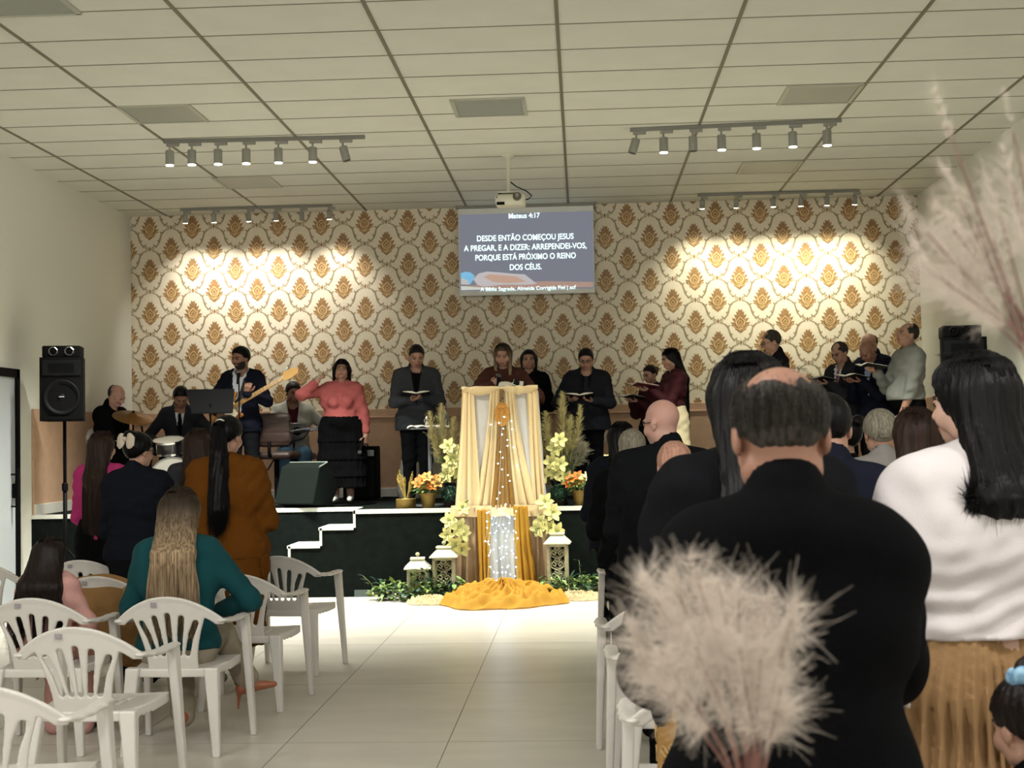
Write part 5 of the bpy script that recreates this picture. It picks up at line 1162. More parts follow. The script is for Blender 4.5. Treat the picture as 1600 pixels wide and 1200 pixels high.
# guitars
m_sun = mat('sunburst_wood', '#b2792f', .25, coat=.6, col2='#5a2c12', vscale=3); m_neck = mat('maple_neck', '#b08a55', .35); m_guard = mat('pick_guard', '#cfc9b4', .35); m_dguit = mat('dark_guitar', '#161114', .25, coat=.6)
def guitar(lab, M, body, L, guard, head, hole):
    """body outline in (along, across); +along = towards the neck"""
    t = thing('guitar', lab, 'guitar'); t.matrix_world = M
    g = G(); g.prism(body[0], -body[2], body[2]); b = g.make('body', body[1], t, auto=50); md = b.modifiers.new('round', 'BEVEL'); md.width = .012; md.segments = 2; md.limit_method = 'ANGLE'
    x0 = max(p[0] for p in body[0]) - .03
    if guard: g = G(); g.prism(guard, body[2], body[2] + .004); g.make('pick_guard', m_guard, t)
    if hole: g = G(); g.lathe([(.052, body[2] + .001), (.052, body[2] + .003), (.0, body[2] + .003)], (hole, 0, 0), 28, closed=True); g.make('sound_hole', m_black, t)
    g = G(); g.box((x0 + L / 2 - .06, 0, body[2] + .004), (L + .12, .046, .022), bevel=.006); nk = g.make('neck', m_neck if head[1] else m_dguit, t, auto=50)
    g = G()
    for i in range(12): g.box((x0 + L - L * (1 - 2 ** (-i / 12)) * 1.6 - .01, 0, body[2] + .016), (.003, .044, .002))
    g.make('frets', m_chrome, nk)
    xe = x0 + L; g = G(); g.prism([(xe + a, b_) for a, b_ in head[0]], body[2] - .010, body[2] + .006); hd_ = g.make('headstock', m_neck if head[1] else m_dguit, t)
    for k in range(head[2]): g = G(); g.tube([(xe + .045 + .042 * k, .045 + .006 * k, body[2]), (xe + .045 + .042 * k, .066, body[2])], .004, 6); g.ball((xe + .045 + .042 * k, .072, body[2]), .011, 8, (1, 1, .5)); g.make('tuning_peg', m_chrome, hd_)
    g = G()
    for k in range(4): g.tube([(min(p[0] for p in body[0]) + .10, (k - 1.5) * .010, body[2] + .018), (xe + .02, (k - 1.5) * .009, body[2] + .018)], .0011, 4)
    g.make('strings', m_chrome, t); return t
def mirror(h): return h
bassb = [(-.20, .0), (-.19, .08), (-.14, .145), (-.06, .15), (.02, .115), (.09, .12), (.16, .16), (.22, .155), (.235, .125), (.19, .085), (.15, .05), (.15, -.03), (.17, -.075), (.205, -.11), (.20, -.14), (.15, -.145), (.08, -.12), (.0, -.12), (-.08, -.16), (-.15, -.15), (-.19, -.09)]
q = people['bass']; Mq = q.M
def orient(c, along, face):
    a = Vector(along).normalized(); f = Vector(face); f = (f - a * f.dot(a)).normalized(); y = f.cross(a); M = Matrix((a, y, f)).transposed().to_4x4(); M.translation = Vector(c); return M
guitar('sunburst electric bass with cream pick guard played by the man in navy jacket', Mq @ orient((-.10, -.235, 1.03), (.84, -.12, .40), (0, -1, .1)), (bassb, m_sun, .020), .62, [(-.13, -.13), (-.10, -.02), (.0, -.01), (.12, .02), (.17, .05), (.14, -.04), (.16, -.09), (.10, -.115), (.02, -.11), (-.06, -.145)], ([(-.01, -.025), (.03, -.04), (.10, -.045), (.19, -.035), (.215, .0), (.20, .03), (.17, .035), (.14, .05), (.04, .055), (.0, .026)], True, 4), 0)
fd = Field(); ht = [q.U(.10, .10, .285 * q.H), q.U(.085, .03, .315 * q.H), q.U(.075, -.08, .27 * q.H), q.U(.04, -.16, .15 * q.H), (-.05, -.23, 1.05)]
for a, b in zip(ht, ht[1:]): fd.cap(a, b, .022, k=.01, flat=(V3(0, 1, 0), .5))
s_ = mesh_obj('guitar_strap', *net(fd, .008), mat('cloth_strap', '#232022', .8), q.root)
ac = [(.235 * math.cos(2 * PI * i / 40) , (.155 + .035 * (-math.cos(2 * PI * i / 40)) - .035 * math.exp(-((math.cos(2 * PI * i / 40) - .25) / .28) ** 2)) * math.sin(2 * PI * i / 40)) for i in range(40)]
q = people['guitar']; guitar('dark acoustic guitar on the lap of the man in pale denim jacket', q.M @ orient((-.06, -.255, .80), (.97, -.10, .12), (0, -1, .15)), (ac, m_dguit, .045), .40, None, ([(-.01, -.026), (.02, -.032), (.14, -.035), (.14, .035), (.02, .032), (-.01, .026)], False, 3), .10)
# wedge monitor, amplifier, cables
t = thing('stage_monitor', 'dark green carpeted wedge monitor tilted on the stage edge beside the woman in coral', 'speaker', (-2.93, 14.35, STAGE), -.38)
m_wedge = mat('green_speaker_carpet', '#131917', .95, spec=.1, bump=.5, bscale=160); M = Matrix(((0, 0, 1), (1, 0, 0), (0, 1, 0)))
g = G(); g.prism([(-.24, .05), (.10, .0), (.26, .20), (.06, .48), (-.10, .43)], -.24, .24, M); b = g.make('cabinet', m_wedge, t); md = b.modifiers.new('round', 'BEVEL'); md.width = .012; md.segments = 2
g = G(); g.tube([(-.235, .06, .477), (.235, .06, .477)], .007, 6); g.tube([(.238, -.10, .43), (.238, .05, .475)], .007, 6); g.make('edge_piping', mat('grey_piping', '#7d857d', .6), t)
g = G(); g.box((0, .02, .012), (.40, .25, .024)); g.make('foot', m_black, t)
t = thing('guitar_amplifier', 'tall black amplifier standing behind the woman in coral', 'amplifier', (-2.60, 16.0, STAGE), 0)
g = G(); g.box((0, 0, .32), (.40, .30, .62), bevel=.015); g.make('cabinet', m_spk, t); g = G(); g.box((0, -.153, .26), (.34, .008, .44)); g.make('grille', m_grl, t); g = G(); g.tube([(-.08, 0, .63), (-.06, 0, .66), (.06, 0, .66), (.08, 0, .63)], .01); g.make('handle', m_black, t); g = G(); g.box((0, -.153, .55), (.34, .008, .07)); g.make('control_panel', m_slv, t)
for pts, lab in ((((-2.4, 16.3, .872), (-2.1, 16.2, .875), (-1.8, 16.35, .872), (-1.4, 16.25, .872), (-.9, 16.4, .872)), 'black cable lying along the back wall between the amplifier and the pulpit'), (((-3.4, 14.6, .868), (-3.0, 14.7, .868), (-2.6, 14.45, .868), (-2.3, 14.9, .868), (-2.45, 15.8, .868)), 'black cable running across the stage beside the wedge monitor')):
    g = G(); g.tube(catmull(pts, 40), .012, 6); o = g.make('cable', m_black, smooth=True); tag(o, lab, 'cable')
# ------------------------------------------------------------------ draped pulpit
PX, PY = -.815, 13.88
m_acr = mat('acrylic', '#dfe6ee', .08, trans=.85, ior=1.2); m_ivory = mat('cloth_ivory_sheer', '#b5afa8', .65, sheen=.2); m_satin = mat('cloth_cream_satin', '#c9b184', .42, sheen=.3)
m_gsat = mat('cloth_gold_satin', '#9a8266', .36, sheen=.2); m_must = sheer('cloth_mustard_tulle', '#bf8f2a', .93, .8, .35); m_mustp = sheer('cloth_mustard_strip', '#a87c34', .62, .8, .4)
t = thing('pulpit', 'pulpit draped in cream and ivory cloth at the front of the stage', 'pulpit', (PX, PY, STAGE))
g = G(); g.box((0, 0, .01), (.62, .40, .02), bevel=.004); g.make('base', m_acr, t); g = G(); g.box((0, 0, .59), (.40, .03, 1.14)); g.make('column', m_acr, t); g = G(); g.box((0, .02, 1.165), (.70, .42, .02), bevel=.006); g.make('top', m_acr, t)
def drape(name, lab, cat, top, bot, z0, z1, y0, y1, n, amp, m, nu=60, nv=50, par=None, ph=0.0, pw=1.25, curve=0.0, gather=0.0):
    """hanging cloth: top=(x0,x1) bot=(x0,x1) at heights z0>z1, standing y0..y1 in front, n folds of depth amp"""
    def fn(u, v):
        s = v ** pw; a = top[0] + (bot[0] - top[0]) * s; b = top[1] + (bot[1] - top[1]) * s
        x = a + (b - a) * u + curve * math.sin(PI * v) * (u - .5); f = amp * (.35 + .65 * v) * (math.sin(2 * PI * n * u + ph + .9 * math.sin(2.2 * v + ph)) + .45 * math.sin(2 * PI * n * 1.7 * u + 2 * ph + 1.5 * v))
        return (x, y0 + (y1 - y0) * s + f, z0 + (z1 - z0) * v + .004 * math.sin(14 * u + ph))
    o = grid_mesh(fn, nu, nv, name, m, par, .004)
    if lab: tag(o, lab, cat)
    return o
zt = STAGE + 1.185; FY = PY - .20
# ivory base cloth: top, front and sides in one sheet
def ivory(u, v):
    a = (u - .5) * 2; prof = max(-1, min(1, a * 1.45)); over = max(0, abs(a) * 1.45 - 1) / .45
    if v < .16: k = v / .16; z = zt + .006 * math.cos(k * PI * .5); y = PY + .22 - (.44) * k; drop = 0
    else: k = (v - .16) / .84; z = zt - k * 1.17; y = PY - .222 - .05 * k; drop = k
    x = prof * (.352 + .075 * drop ** 1.2); fold = .011 * drop * math.sin(15 * u + 2.1 * math.sin(2.5 * u * PI)) + .006 * drop * math.sin(41 * u)
    if over > 0: y = y + over * .36 * (1 if v > .16 else 0) ; z = z - (over * .10 if v <= .16 else 0); x = x + math.copysign(.02 * over, a)
    return (PX + x, y + fold, max(z, STAGE + .01))
o = grid_mesh(ivory, 90, 60, 'pulpit_cloth', m_ivory, None, .004); tag(o, 'ivory cloth covering the top and front of the pulpit', 'cloth')
drape('satin_drape', 'cream satin drape on the outer left edge of the pulpit', 'drape', (PX - .375, PX - .26), (PX - .465, PX - .20), zt + .008, STAGE + .012, FY - .045, FY - .09, 2.6, .012, m_satin)
drape('satin_drape', 'cream satin drape falling from the middle of the pulpit towards its left foot', 'drape', (PX - .10, PX - .005), (PX - .28, PX - .05), zt + .008, STAGE + .012, FY - .05, FY - .10, 3.2, .013, m_satin, ph=1.0, pw=1.6)
drape('satin_drape', 'cream satin drape falling from the middle of the pulpit towards its right foot', 'drape', (PX + .055, PX + .15), (PX + .10, PX + .36), zt + .008, STAGE + .012, FY - .05, FY - .10, 3.2, .013, m_satin, ph=2.0, pw=1.6)
drape('satin_drape', 'cream satin drape on the outer right edge of the pulpit', 'drape', (PX + .27, PX + .375), (PX + .30, PX + .43), zt + .008, STAGE + .012, FY - .045, FY - .09, 2.6, .012, m_satin, ph=.5)
def swag(u, v):
    x = (u - .5) * .76; a = 2 * PI * v; r = .016 + .005 * math.sin(26 * u + 3 * math.sin(9 * u)); sag = .055 * max(0, math.sin(abs(u - .5) * 2 * PI)) * max(0, -math.sin(a)) ** 1
    return (PX + x, FY - .045 + r * math.cos(a) * 1.4, zt + .012 + r * math.sin(a) - sag * 1.0)
o = grid_mesh(swag, 70, 14, 'satin_swag', m_satin); tag(o, 'cream satin swag gathered along the top edge of the pulpit', 'drape')
drape('tulle_strip', 'sheer mustard strip hanging down the middle of the pulpit below the oval plaque', 'drape', (PX - .012, PX + .06), (PX - .11, PX + .13), STAGE + .84, STAGE + .012, FY - .085, FY - .14, 5, .008, m_mustp, nu=70, pw=1.3)
# ribbon and oval plaque
m_plq = mat('woven_mustard', '#b9802e', .55, bump=1.0, bscale=55, vary=.25, vscale=60); m_rib = mat('patterned_ribbon', '#8a641c', .5, col2='#20160a', vscale=55)
t = thing('oval_plaque', 'mustard oval plaque hanging on a patterned ribbon from the top of the pulpit', 'plaque', (PX + .022, FY - .11, STAGE + .93))
g = G(); g.lathe([(.0, -.008), (.98, -.008), (1, 0), (.94, .008), (.0, .010)], (0, 0, 0), 40, Matrix.Rotation(PI / 2, 3, 'X') @ Matrix.Diagonal((.074, .122, 1)), closed=True); p_ = g.make('plate', m_plq, t, auto=40)
g = G()
for i in range(30): a = 2 * PI * i / 30; g.ball((.068 * math.cos(a), -.008, .115 * math.sin(a)), .0055, 6)
for s in (1, -1):
    for k in range(5): g.tube(catmull([(s * .004, -.011, -.07 + .03 * k), (s * (.02 + .004 * k), -.013, -.06 + .034 * k), (s * .038, -.011, -.03 + .026 * k)], 6), .003, 5)
g.make('beading', m_plq, p_, smooth=True)
def rib(u, v): return ((u - .5) * .042, -.004 + .004 * math.sin(PI * u), .115 + .135 * v)
grid_mesh(rib, 6, 10, 'ribbon', m_rib, t, .003)
# fairy lights: curtain of tiny cool lamps down the pulpit and the stage front
t = thing('fairy_light_curtain', 'string of tiny cool white lights glowing down the pulpit and stage front', 'fairy lights', (PX, 13.5, 0))
m_bulb = mat('fairy_bulb', '#ffffff', .3, emit='#a0deff', estr=10.0); m_wire = mat('clear_wire', '#b9c4c4', .3)
g = G(); g.ball((0, 0, 0), .0062, 8); b0 = g.make('bulb', m_bulb, t, smooth=True); bulbs = []; rr = random.Random(11); gw = G()
for k in range(9):
    x = -.135 + .034 * k; pts = []
    for j in range(10):
        z = .84 - .084 * j - rr.uniform(-.02, .055); pts.append((x + rr.uniform(-.026, .026), -.085 - .05 * (1 - z) * 0 - .03 * rr.random(), max(.16, z)))
    gw.tube(pts, .0012, 4); bulbs += [p for p in pts if rr.random() < .8]
for k, n in ((0, 22),):
    for i in range(16):
        v = (i + .3) / 16; z = STAGE + .92 * (1 - v); s = v ** 1.5; bulbs.append((rr.uniform(-.02 - .08 * s, .06 + .06 * s) + .01, .055 - .05 * v + (-.02), z))
for z, x in ((STAGE + .86, .115), (STAGE + .78, .12), (STAGE + .60, .13), (STAGE + .42, .16), (STAGE + .83, -.09)): bulbs.append((x, .06, z))
gw.tube([(.02, .06, STAGE + .92), (0, .03, STAGE + .45), (-.03, -.02, STAGE + .05), (-.02, -.07, .84)], .0012, 4); gw.make('wire', m_wire, t)
b0.location = bulbs[0]
for p in bulbs[1:100]:
    c = b0.copy(); COL.objects.link(c); c.parent = t; c.location = p
for x, y, z, p in ((-.04, -.13, .70, 1.6), (.0, -.13, .45, 1.6), (.0, -.13, .25, 1.0), (-.02, -.10, STAGE + .10, 1.6), (.0, -.03, STAGE + .35, .8), (.17, -.02, STAGE + .40, 1.5), (.14, .0, STAGE + .75, .9)):
    lamp('fairy_light_glow', 'POINT', (PX + x, 13.5 + y - .03, z), p * .15, (.72, .88, 1.0), size=.03)
# satin over the stage front
zs = STAGE + .02
drape('stage_front_drape', 'gold satin drape hanging from the stage edge below the left of the pulpit', 'drape', (PX - .46, PX - .17), (PX - .50, PX - .13), zs, .02, YF - .05, YF - .08, 4, .020, m_gsat, ph=.3)
drape('stage_front_drape', 'gold satin drape hanging from the stage edge below the right of the pulpit', 'drape', (PX + .16, PX + .49), (PX + .15, PX + .46), zs, .02, YF - .05, YF - .08, 4, .020, m_gsat, ph=1.4)
drape('stage_front_cloth', 'pale sheer cloth behind the fairy lights on the stage front', 'cloth', (PX - .19, PX + .18), (PX - .15, PX + .16), zs, .02, YF - .025, YF - .04, 3, .008, m_ivory, ph=.8)
drape('tulle_fall', 'mustard tulle falling down the stage front left of the fairy lights', 'drape', (PX - .24, PX - .11), (PX - .22, PX - .12), zs - .03, .10, YF - .085, YF - .15, 3, .016, m_must, ph=.8)
drape('tulle_fall', 'mustard tulle falling down the stage front right of the fairy lights', 'drape', (PX + .12, PX + .26), (PX + .14, PX + .34), zs - .0, .10, YF - .085, YF - .15, 3, .016, m_must, ph=.2)
drape('sheer_cloth', 'thin cream cloth covering the stage edge at the foot of the pulpit', 'drape', (PX - .50, PX + .52), (PX - .51, PX + .53), zs + .012, zs - .10, YF - .055, YF - .075, 9, .010, m_satin, ph=.2)
def puddle(cx, cy, rx, ry, hgt, seed, name, lab, m, back=.5):
    r_ = random.Random(seed); ph = [r_.uniform(0, 6) for _ in range(8)]
    def fn(u, v):
        a = 2 * PI * u; rad = v * (1 + .07 * math.sin(3 * a + ph[0]) + .05 * math.sin(7 * a + ph[1])); x = rx * rad * math.cos(a); y = ry * rad * math.sin(a)
        prof = (1 - v ** 1.6); bk = .55 + .45 * math.tanh((y / ry + .3) * 2.2) * back + .25
        rid = abs(math.sin(6.5 * a * .5 + 9 * v + ph[2] + 2 * math.sin(2 * a + ph[3]))) ** .7 * .55 + .35 * abs(math.sin(13 * v + 2.5 * math.sin(3 * a + ph[4]) + ph[5])) + .2 * math.sin(23 * a + 17 * v)
        edge_ = min(1, (1 - v) * 7 + .12)
        return (cx + x, cy + y, .006 + hgt * prof * bk * .65 + .10 * rid * edge_ * (.5 + .5 * hgt / .2))
    o = grid_mesh(fn, 150, 60, name, m); tag(o, lab, 'cloth'); return o
puddle(-.80, 12.98, .60, .58, .20, 3, 'tulle_puddle', 'mustard tulle heaped on the floor at the foot of the stage', m_must)
m_crt = sheer('cloth_cream_tulle', '#d8cba6', .85, .8, .4)
puddle(-1.48, 12.95, .20, .16, .035, 5, 'tulle_puddle', 'cream tulle on the floor left of the mustard heap', m_crt); puddle(-.08, 13.12, .24, .14, .04, 6, 'tulle_puddle', 'cream tulle on the floor right of the mustard heap', m_crt)
# ------------------------------------------------------------------ lanterns
m_lw = mat('whitewashed_wood', '#aaa588', .7, vary=.25, vscale=30, bump=.2, bscale=60); m_lroof = mat('white_lantern_roof', '#c5c4ac', .6); m_dk = mat('lantern_shadow', '#2c2a22', .8)
def lantern(lab, x, y, hb, w, rz, knob=True):
    t = thing('lantern', lab, 'lantern', (x, y, 0), rz, None); h2 = w / 2
    g = G(); g.box((0, 0, .012), (w + .03, w + .03, .024), bevel=.004); g.make('base', m_lw, t)
    g = G()
    for sx in (-1, 1):
        for sy in (-1, 1): g.box((sx * (h2 - .014), sy * (h2 - .014), hb / 2 + .02), (.028, .028, hb), bevel=.003)
    for z in (.035, hb + .01):
        for s in (-1, 1): g.box((0, s * (h2 - .012), z), (w, .02, .022)); g.box((s * (h2 - .012), 0, z), (.02, w, .022))
    g.make('frame', m_lw, t)
    for k in range(4):
        R = Matrix.Rotation(k * PI / 2, 3, 'Z'); g = G(); ww = w - .056; z0 = .046; hh = hb - .05; n = max(2, round(hh / .11))
        for i in range(n):
            zc = z0 + hh * (i + .5) / n; q_ = hh / n / 2
            for s in (-1, 1):
                cur = catmull([(s * .004, 0, zc - q_), (s * ww * .42, 0, zc - q_ * .45), (s * ww * .30, 0, zc + q_ * .35), (s * ww * .08, 0, zc + q_ * .1), (s * ww * .16, 0, zc - q_ * .35), (s * ww * .28, 0, zc - q_ * .1)], 16)
                g.tube([R @ (Vector(p) + Vector((0, -h2 + .012, 0))) for p in cur], .0058, 6)
                g.tube([R @ Vector((s * ww * .48, -h2 + .012, zc + a_ * q_)) for a_ in (-.5, .5)], .005, 5)
            g.tube([R @ Vector((ww * .16 * math.cos(a_), -h2 + .012, zc + q_ * .75 + q_ * .3 * math.sin(a_))) for a_ in [2 * PI * j / 12 for j in range(13)]], .0055, 6)
        g.make('fretwork', m_lw, t)
    g = G(); zr = hb + .025; o_ = h2 + .028; i_ = h2 * .55; hr = .085
    g.lathe([(o_ * 1.414, zr), (o_ * 1.414, zr + .010), (i_ * 1.414, zr + hr), (i_ * 1.414, zr + hr + .004)], n=4, R=Matrix.Rotation(PI / 4, 3, 'Z')); g.box((0, 0, zr + hr + .012), (i_ * 2 + .03, i_ * 2 + .03, .018), bevel=.004); g.make('roof', m_lroof, t)
    if knob: g = G(); g.lathe([(.008, 0), (.008, .015), (.02, .025), (.022, .037), (.012, .05), (.0, .052)], (0, 0, zr + hr + .02), 16); g.make('knob', m_lw, t, smooth=True)
    g = G(); g.lathe([(.034, .024), (.034, .14), (.0, .145)], n=18); g.make('candle', mat('candle_wax', '#b9b08c', .6), t, auto=40)
lantern('shortest whitewashed fretwork lantern, farthest left before the stage', -1.63, 13.33, .275, .205, .08); lantern('tall whitewashed fretwork lantern beside the left gold satin drape', -1.38, 13.42, .375, .215, .02); lantern('tallest whitewashed fretwork lantern, right of the gold satin drapes', -.265, 13.42, .49, .20, -.05, False)
# ------------------------------------------------------------------ flowers and plants
m_leaf = [mat('leaf_green', '#7c9a58', .5, vary=.4, vscale=12), mat('leaf_dark', '#284a36', .5, vary=.3, vscale=12), mat('leaf_yellow_green', '#7d8f45', .5, vary=.3, vscale=12)]
m_lily = mat('lily_cream', '#d9d48e', .6, vary=.15, vscale=40); m_orange = mat('lily_orange', '#c4571a', .55, col2='#d9822c', vscale=40); m_orp = mat('pale_orange', '#cf9a52', .6); m_stem = mat('stem', '#6f7a42', .6); m_gpot = mat('gold_pot', '#8a713a', .45, .55); m_dpot = mat('dark_pot', '#241c16', .4); m_ped = mat('dark_vase', '#1c1a18', .3)
def leaf(g, p, d, L, W, droop=.3, n=5):
    d = Vector(d).normalized(); sd = d.cross(Vector((0, 0, 1))); sd = sd.normalized() if sd.length > 1e-3 else Vector((1, 0, 0)); V = []; q_ = Vector(p)
    for i in range(n + 1):
        u = i / n; wd = W * math.sin(PI * min(1, u * .93 + .07)) ** .8; V += [q_ - sd * wd * .5 + Vector((0, 0, .12 * wd)), q_ + Vector((0, 0, -.05 * W)), q_ + sd * wd * .5 + Vector((0, 0, .12 * wd))]
        dd = (d - Vector((0, 0, droop * u * 1.6))).normalized(); q_ = q_ + dd * (L / n)
    F = []
    for i in range(n): a = i * 3; F += [(a, a + 1, a + 4, a + 3), (a + 1, a + 2, a + 5, a + 4)]
    g.add(V, F)
def lily(parent, pos, d, r, m, seed=0, name='flower', centre=None):
    rr = random.Random(seed); d = Vector(d).normalized(); R = rot_to(d); g = G()
    for k in range(6):
        a = k * PI / 3 + rr.uniform(-.1, .1); ax = R @ Vector((math.cos(a), math.sin(a), .55 if k % 2 else .40)); p = Vector(pos); V = []; sd = (R @ Vector((-math.sin(a), math.cos(a), 0))); L = r * (1 if k % 2 else .9)
        for i in range(6):
            u = i / 5; wd = L * .58 * math.sin(PI * min(1, u * .88 + .10)) ** .8 if i < 5 else .002; V += [p - sd * wd * .5 + d * wd * .15, p.copy(), p + sd * wd * .5 + d * wd * .15]; p = p + (ax * (1 - .5 * u) + (R @ Vector((math.cos(a), math.sin(a), -.25))) * .7 * u).normalized() * (L / 5)
        g.add(V, [f for i in range(5) for f in ((i * 3, i * 3 + 1, i * 3 + 4, i * 3 + 3), (i * 3 + 1, i * 3 + 2, i * 3 + 5, i * 3 + 4))])
    o = g.make(name, m, parent, smooth=True)
    g = G()
    for k in range(5): a = k * 2 * PI / 5; q_ = Vector(pos) + R @ Vector((r * .12 * math.cos(a), r * .12 * math.sin(a), r * .5)); g.tube([pos, q_], .0022, 4); g.ball(q_, .006, 6)
    g.make('stamens', m_stem, o); return o
def lily_spray(lab, pts, r, seed, leaves=8):  # flower positions were projected from image pixels, then baked in as plain coordinates
    rr = random.Random(seed); base = Vector(pts[0][:3]); t = thing('lily_spray', lab, 'flowers', base); g = G()
    for i, (x, y, z, dx, dz) in enumerate(pts):
        p = Vector((x, y, z)) - base; lily(t, p, (dx, -1, dz), r * rr.uniform(.85, 1.1), m_lily, seed * 10 + i)
        q_ = Vector(pts[min(i + 1, len(pts) - 1)][:3]) - base; g.tube([p + Vector((0, .05, -.01)), (p + q_) / 2 + Vector((0, .09, -.02)), q_ + Vector((0, .06, 0))], .004, 5)
    g.make('stem', m_stem, t); g = G()
    for i in range(leaves):
        p = Vector(rr.choice(pts)[:3]) - base + Vector((rr.uniform(-.06, .06), rr.uniform(.03, .08), rr.uniform(-.07, .05))); leaf(g, p, (rr.uniform(-1, 1), -.5, rr.uniform(-.4, .5)), rr.uniform(.07, .12), .035)
    g.make('foliage', m_leaf[2], t, smooth=True)
lily_spray('cream lily spray tumbling over the stage edge, left foot of the pulpit', [(-1.201, 13.52, 0.868, .2, .4), (-1.313, 13.48, 0.752, -.5, .2), (-1.237, 13.46, 0.689, .3, 0), (-1.337, 13.45, 0.616, -.4, -.1), (-1.268, 13.44, 0.527, .1, -.3), (-1.199, 13.47, 0.624, .5, -.1), (-1.212, 13.47, 0.486, .2, -.5)], .105, 1)
lily_spray('cream lily spray tumbling over the stage edge, right foot of the pulpit', [(-0.378, 13.52, 0.909, -.2, .4), (-0.317, 13.48, 0.809, .4, .2), (-0.418, 13.46, 0.736, -.4, 0), (-0.343, 13.45, 0.672, .3, -.1), (-0.28, 13.44, 0.634, .5, 0), (-0.443, 13.46, 0.661, -.6, -.2)], .10, 2)
m_plume = mat('dried_plume_cream', '#a89c68', .8, vary=.2, vscale=20); m_plumeg = mat('dried_plume_grey', '#86806a', .8, vary=.2, vscale=20)
def plume_strands(base, tip, bend, L, n, spread, rr, r0=.0012, curl=.5, seg=8):
    """feathery plume: fine hairs leaving a bent rachis"""
    rach = catmull([base, np.array(base) * .5 + np.array(tip) * .5 + np.array(bend), tip], 40); T = np.gradient(rach, axis=0); T /= np.linalg.norm(T, axis=1, keepdims=True)
    i = rr.integers(2, 39, n); f = i / 39; p = rach[i]; t_ = T[i]; a = rr.normal(size=(n, 3)); a -= (a * t_).sum(1, keepdims=True) * t_; a /= np.linalg.norm(a, axis=1, keepdims=True)
    ln = L * np.sin(np.pi * np.clip(f * .85 + .12, 0, 1)) ** .7 * rr.uniform(.5, 1.15, n); u = np.linspace(0, 1, seg)[None, :, None]
    d0 = t_ * rr.uniform(.55, 1.0, (n, 1)) + a * spread * rr.uniform(.4, 1.2, (n, 1)); d0 /= np.linalg.norm(d0, axis=1, keepdims=True); k = rr.normal(size=(n, 3)) * curl
    paths = p[:, None, :] + ln[:, None, None] * (d0[:, None, :] * u + (k + a * curl * .6)[:, None, :] * .5 * u ** 2 + np.array([0, 0, -curl * .35]) * u ** 2)
    rad = np.repeat((r0 * np.linspace(1, .35, seg))[None], n, 0); return paths, rad, rach
def arrangement(lab, cx, cy, plumes, lilies, seed):
    t = thing('flower_arrangement', lab, 'flowers', (cx, cy, STAGE)); rr = np.random.default_rng(seed)
    g = G(); g.lathe([(.075, 0), (.085, .02), (.06, .08), (.07, .16), (.105, .245), (.11, .25), (.098, .245), (.06, .16), (.0, .15)], n=24, closed=True); g.make('vase', m_ped, t, smooth=True)
    for k, (tx, tz, w, mm) in enumerate(plumes):
        b = V3(tx * .25, .0, .22); tip = V3(tx, -.03 + .02 * k % 3, tz); mid = b + (tip - b) * .38; pa, ra, rach = plume_strands(mid, tip, (tx * .10, -.01, .0), w, 420, .55, rr, .0022, .28)
        V, F = tubes_mesh(pa, ra); pl = mesh_obj('plume', V, F, m_plume if mm else m_plumeg, t); g = G(); g.tube([V3(0, 0, .18), b, mid] + list(rach[::8]), .0035, 5); g.make('stem', m_stem, t)
    for k, (x, z, dx, dz) in enumerate(lilies): lily(t, (x, -.13, z), (dx, -1, dz), .10, m_lily, seed + k)
    g = G(); rq = random.Random(seed)
    for k in range(34): a = rq.uniform(0, 2 * PI); z = rq.uniform(.22, .55); leaf(g, (.04 * math.cos(a), .04 * math.sin(a) - .03, z), (math.cos(a), math.sin(a) * .6 - .3, rq.uniform(.0, .8)), rq.uniform(.10, .17), .03, .4)
    g.make('foliage', m_leaf[2], t, smooth=True)
arrangement('pampas and cream lily arrangement in a dark vase, left of the pulpit', -1.34, 14.0, [(-.22, .98, .10, 1), (-.10, 1.06, .11, 1), (.02, .92, .11, 1), (.14, .86, .13, 0), (.20, .98, .12, 0), (-.16, .72, .10, 1), (.10, .66, .10, 0), (.22, .70, .10, 0)], [(-.02, .62, -.2, .3), (.03, .56, .3, 0), (.0, .42, -.3, .1), (.07, .36, .4, 0), (-.04, .34, -.4, -.2), (.13, .33, .5, -.1), (.02, .50, 0, .2)], 5)
arrangement('pampas and cream lily arrangement in a dark vase, right of the pulpit', -.235, 14.0, [(.04, 1.16, .11, 1), (-.14, .96, .10, 1), (.22, 1.02, .08, 1), (.12, .92, .10, 1), (-.22, .84, .11, 1), (.24, .62, .13, 0), (.18, .74, .13, 0), (.10, .60, .11, 0), (-.10, .70, .10, 1)], [(.0, .66, .1, .3), (-.04, .58, -.3, 0), (-.08, .44, -.4, .1), (.0, .42, .2, .1), (-.05, .34, -.2, -.2), (.05, .28, .4, -.2), (-.16, .31, -.5, 0)], 9)
def potted(lab, x, y, flowers, seed, hp=.155, rp=.085, leaves=60):
    t = thing('potted_lilies', lab, 'potted plant', (x, y, STAGE)); rr = random.Random(seed)
    g = G(); g.lathe([(rp * .68, 0), (rp * .95, hp * .86), (rp * 1.06, hp * .88), (rp * 1.06, hp), (rp * .92, hp), (rp * .88, hp * .85), (.0, hp * .84)], n=28, closed=True); g.make('pot', m_gpot, t, auto=40)
    g = G()
    for k in range(leaves): a = rr.uniform(0, 2 * PI); leaf(g, (.04 * math.cos(a), .04 * math.sin(a), hp + rr.uniform(-.01, .08)), (math.cos(a), math.sin(a), rr.uniform(.1, .9)), rr.uniform(.10, .17), .035, .5)
    g.make('foliage', m_leaf[0], t, smooth=True)
    for k, (fx, fz, m) in enumerate(flowers): lily(t, (fx, -.06 + rr.uniform(-.03, .03), fz), (fx * 3, -1, .7), .075, m, seed + k)
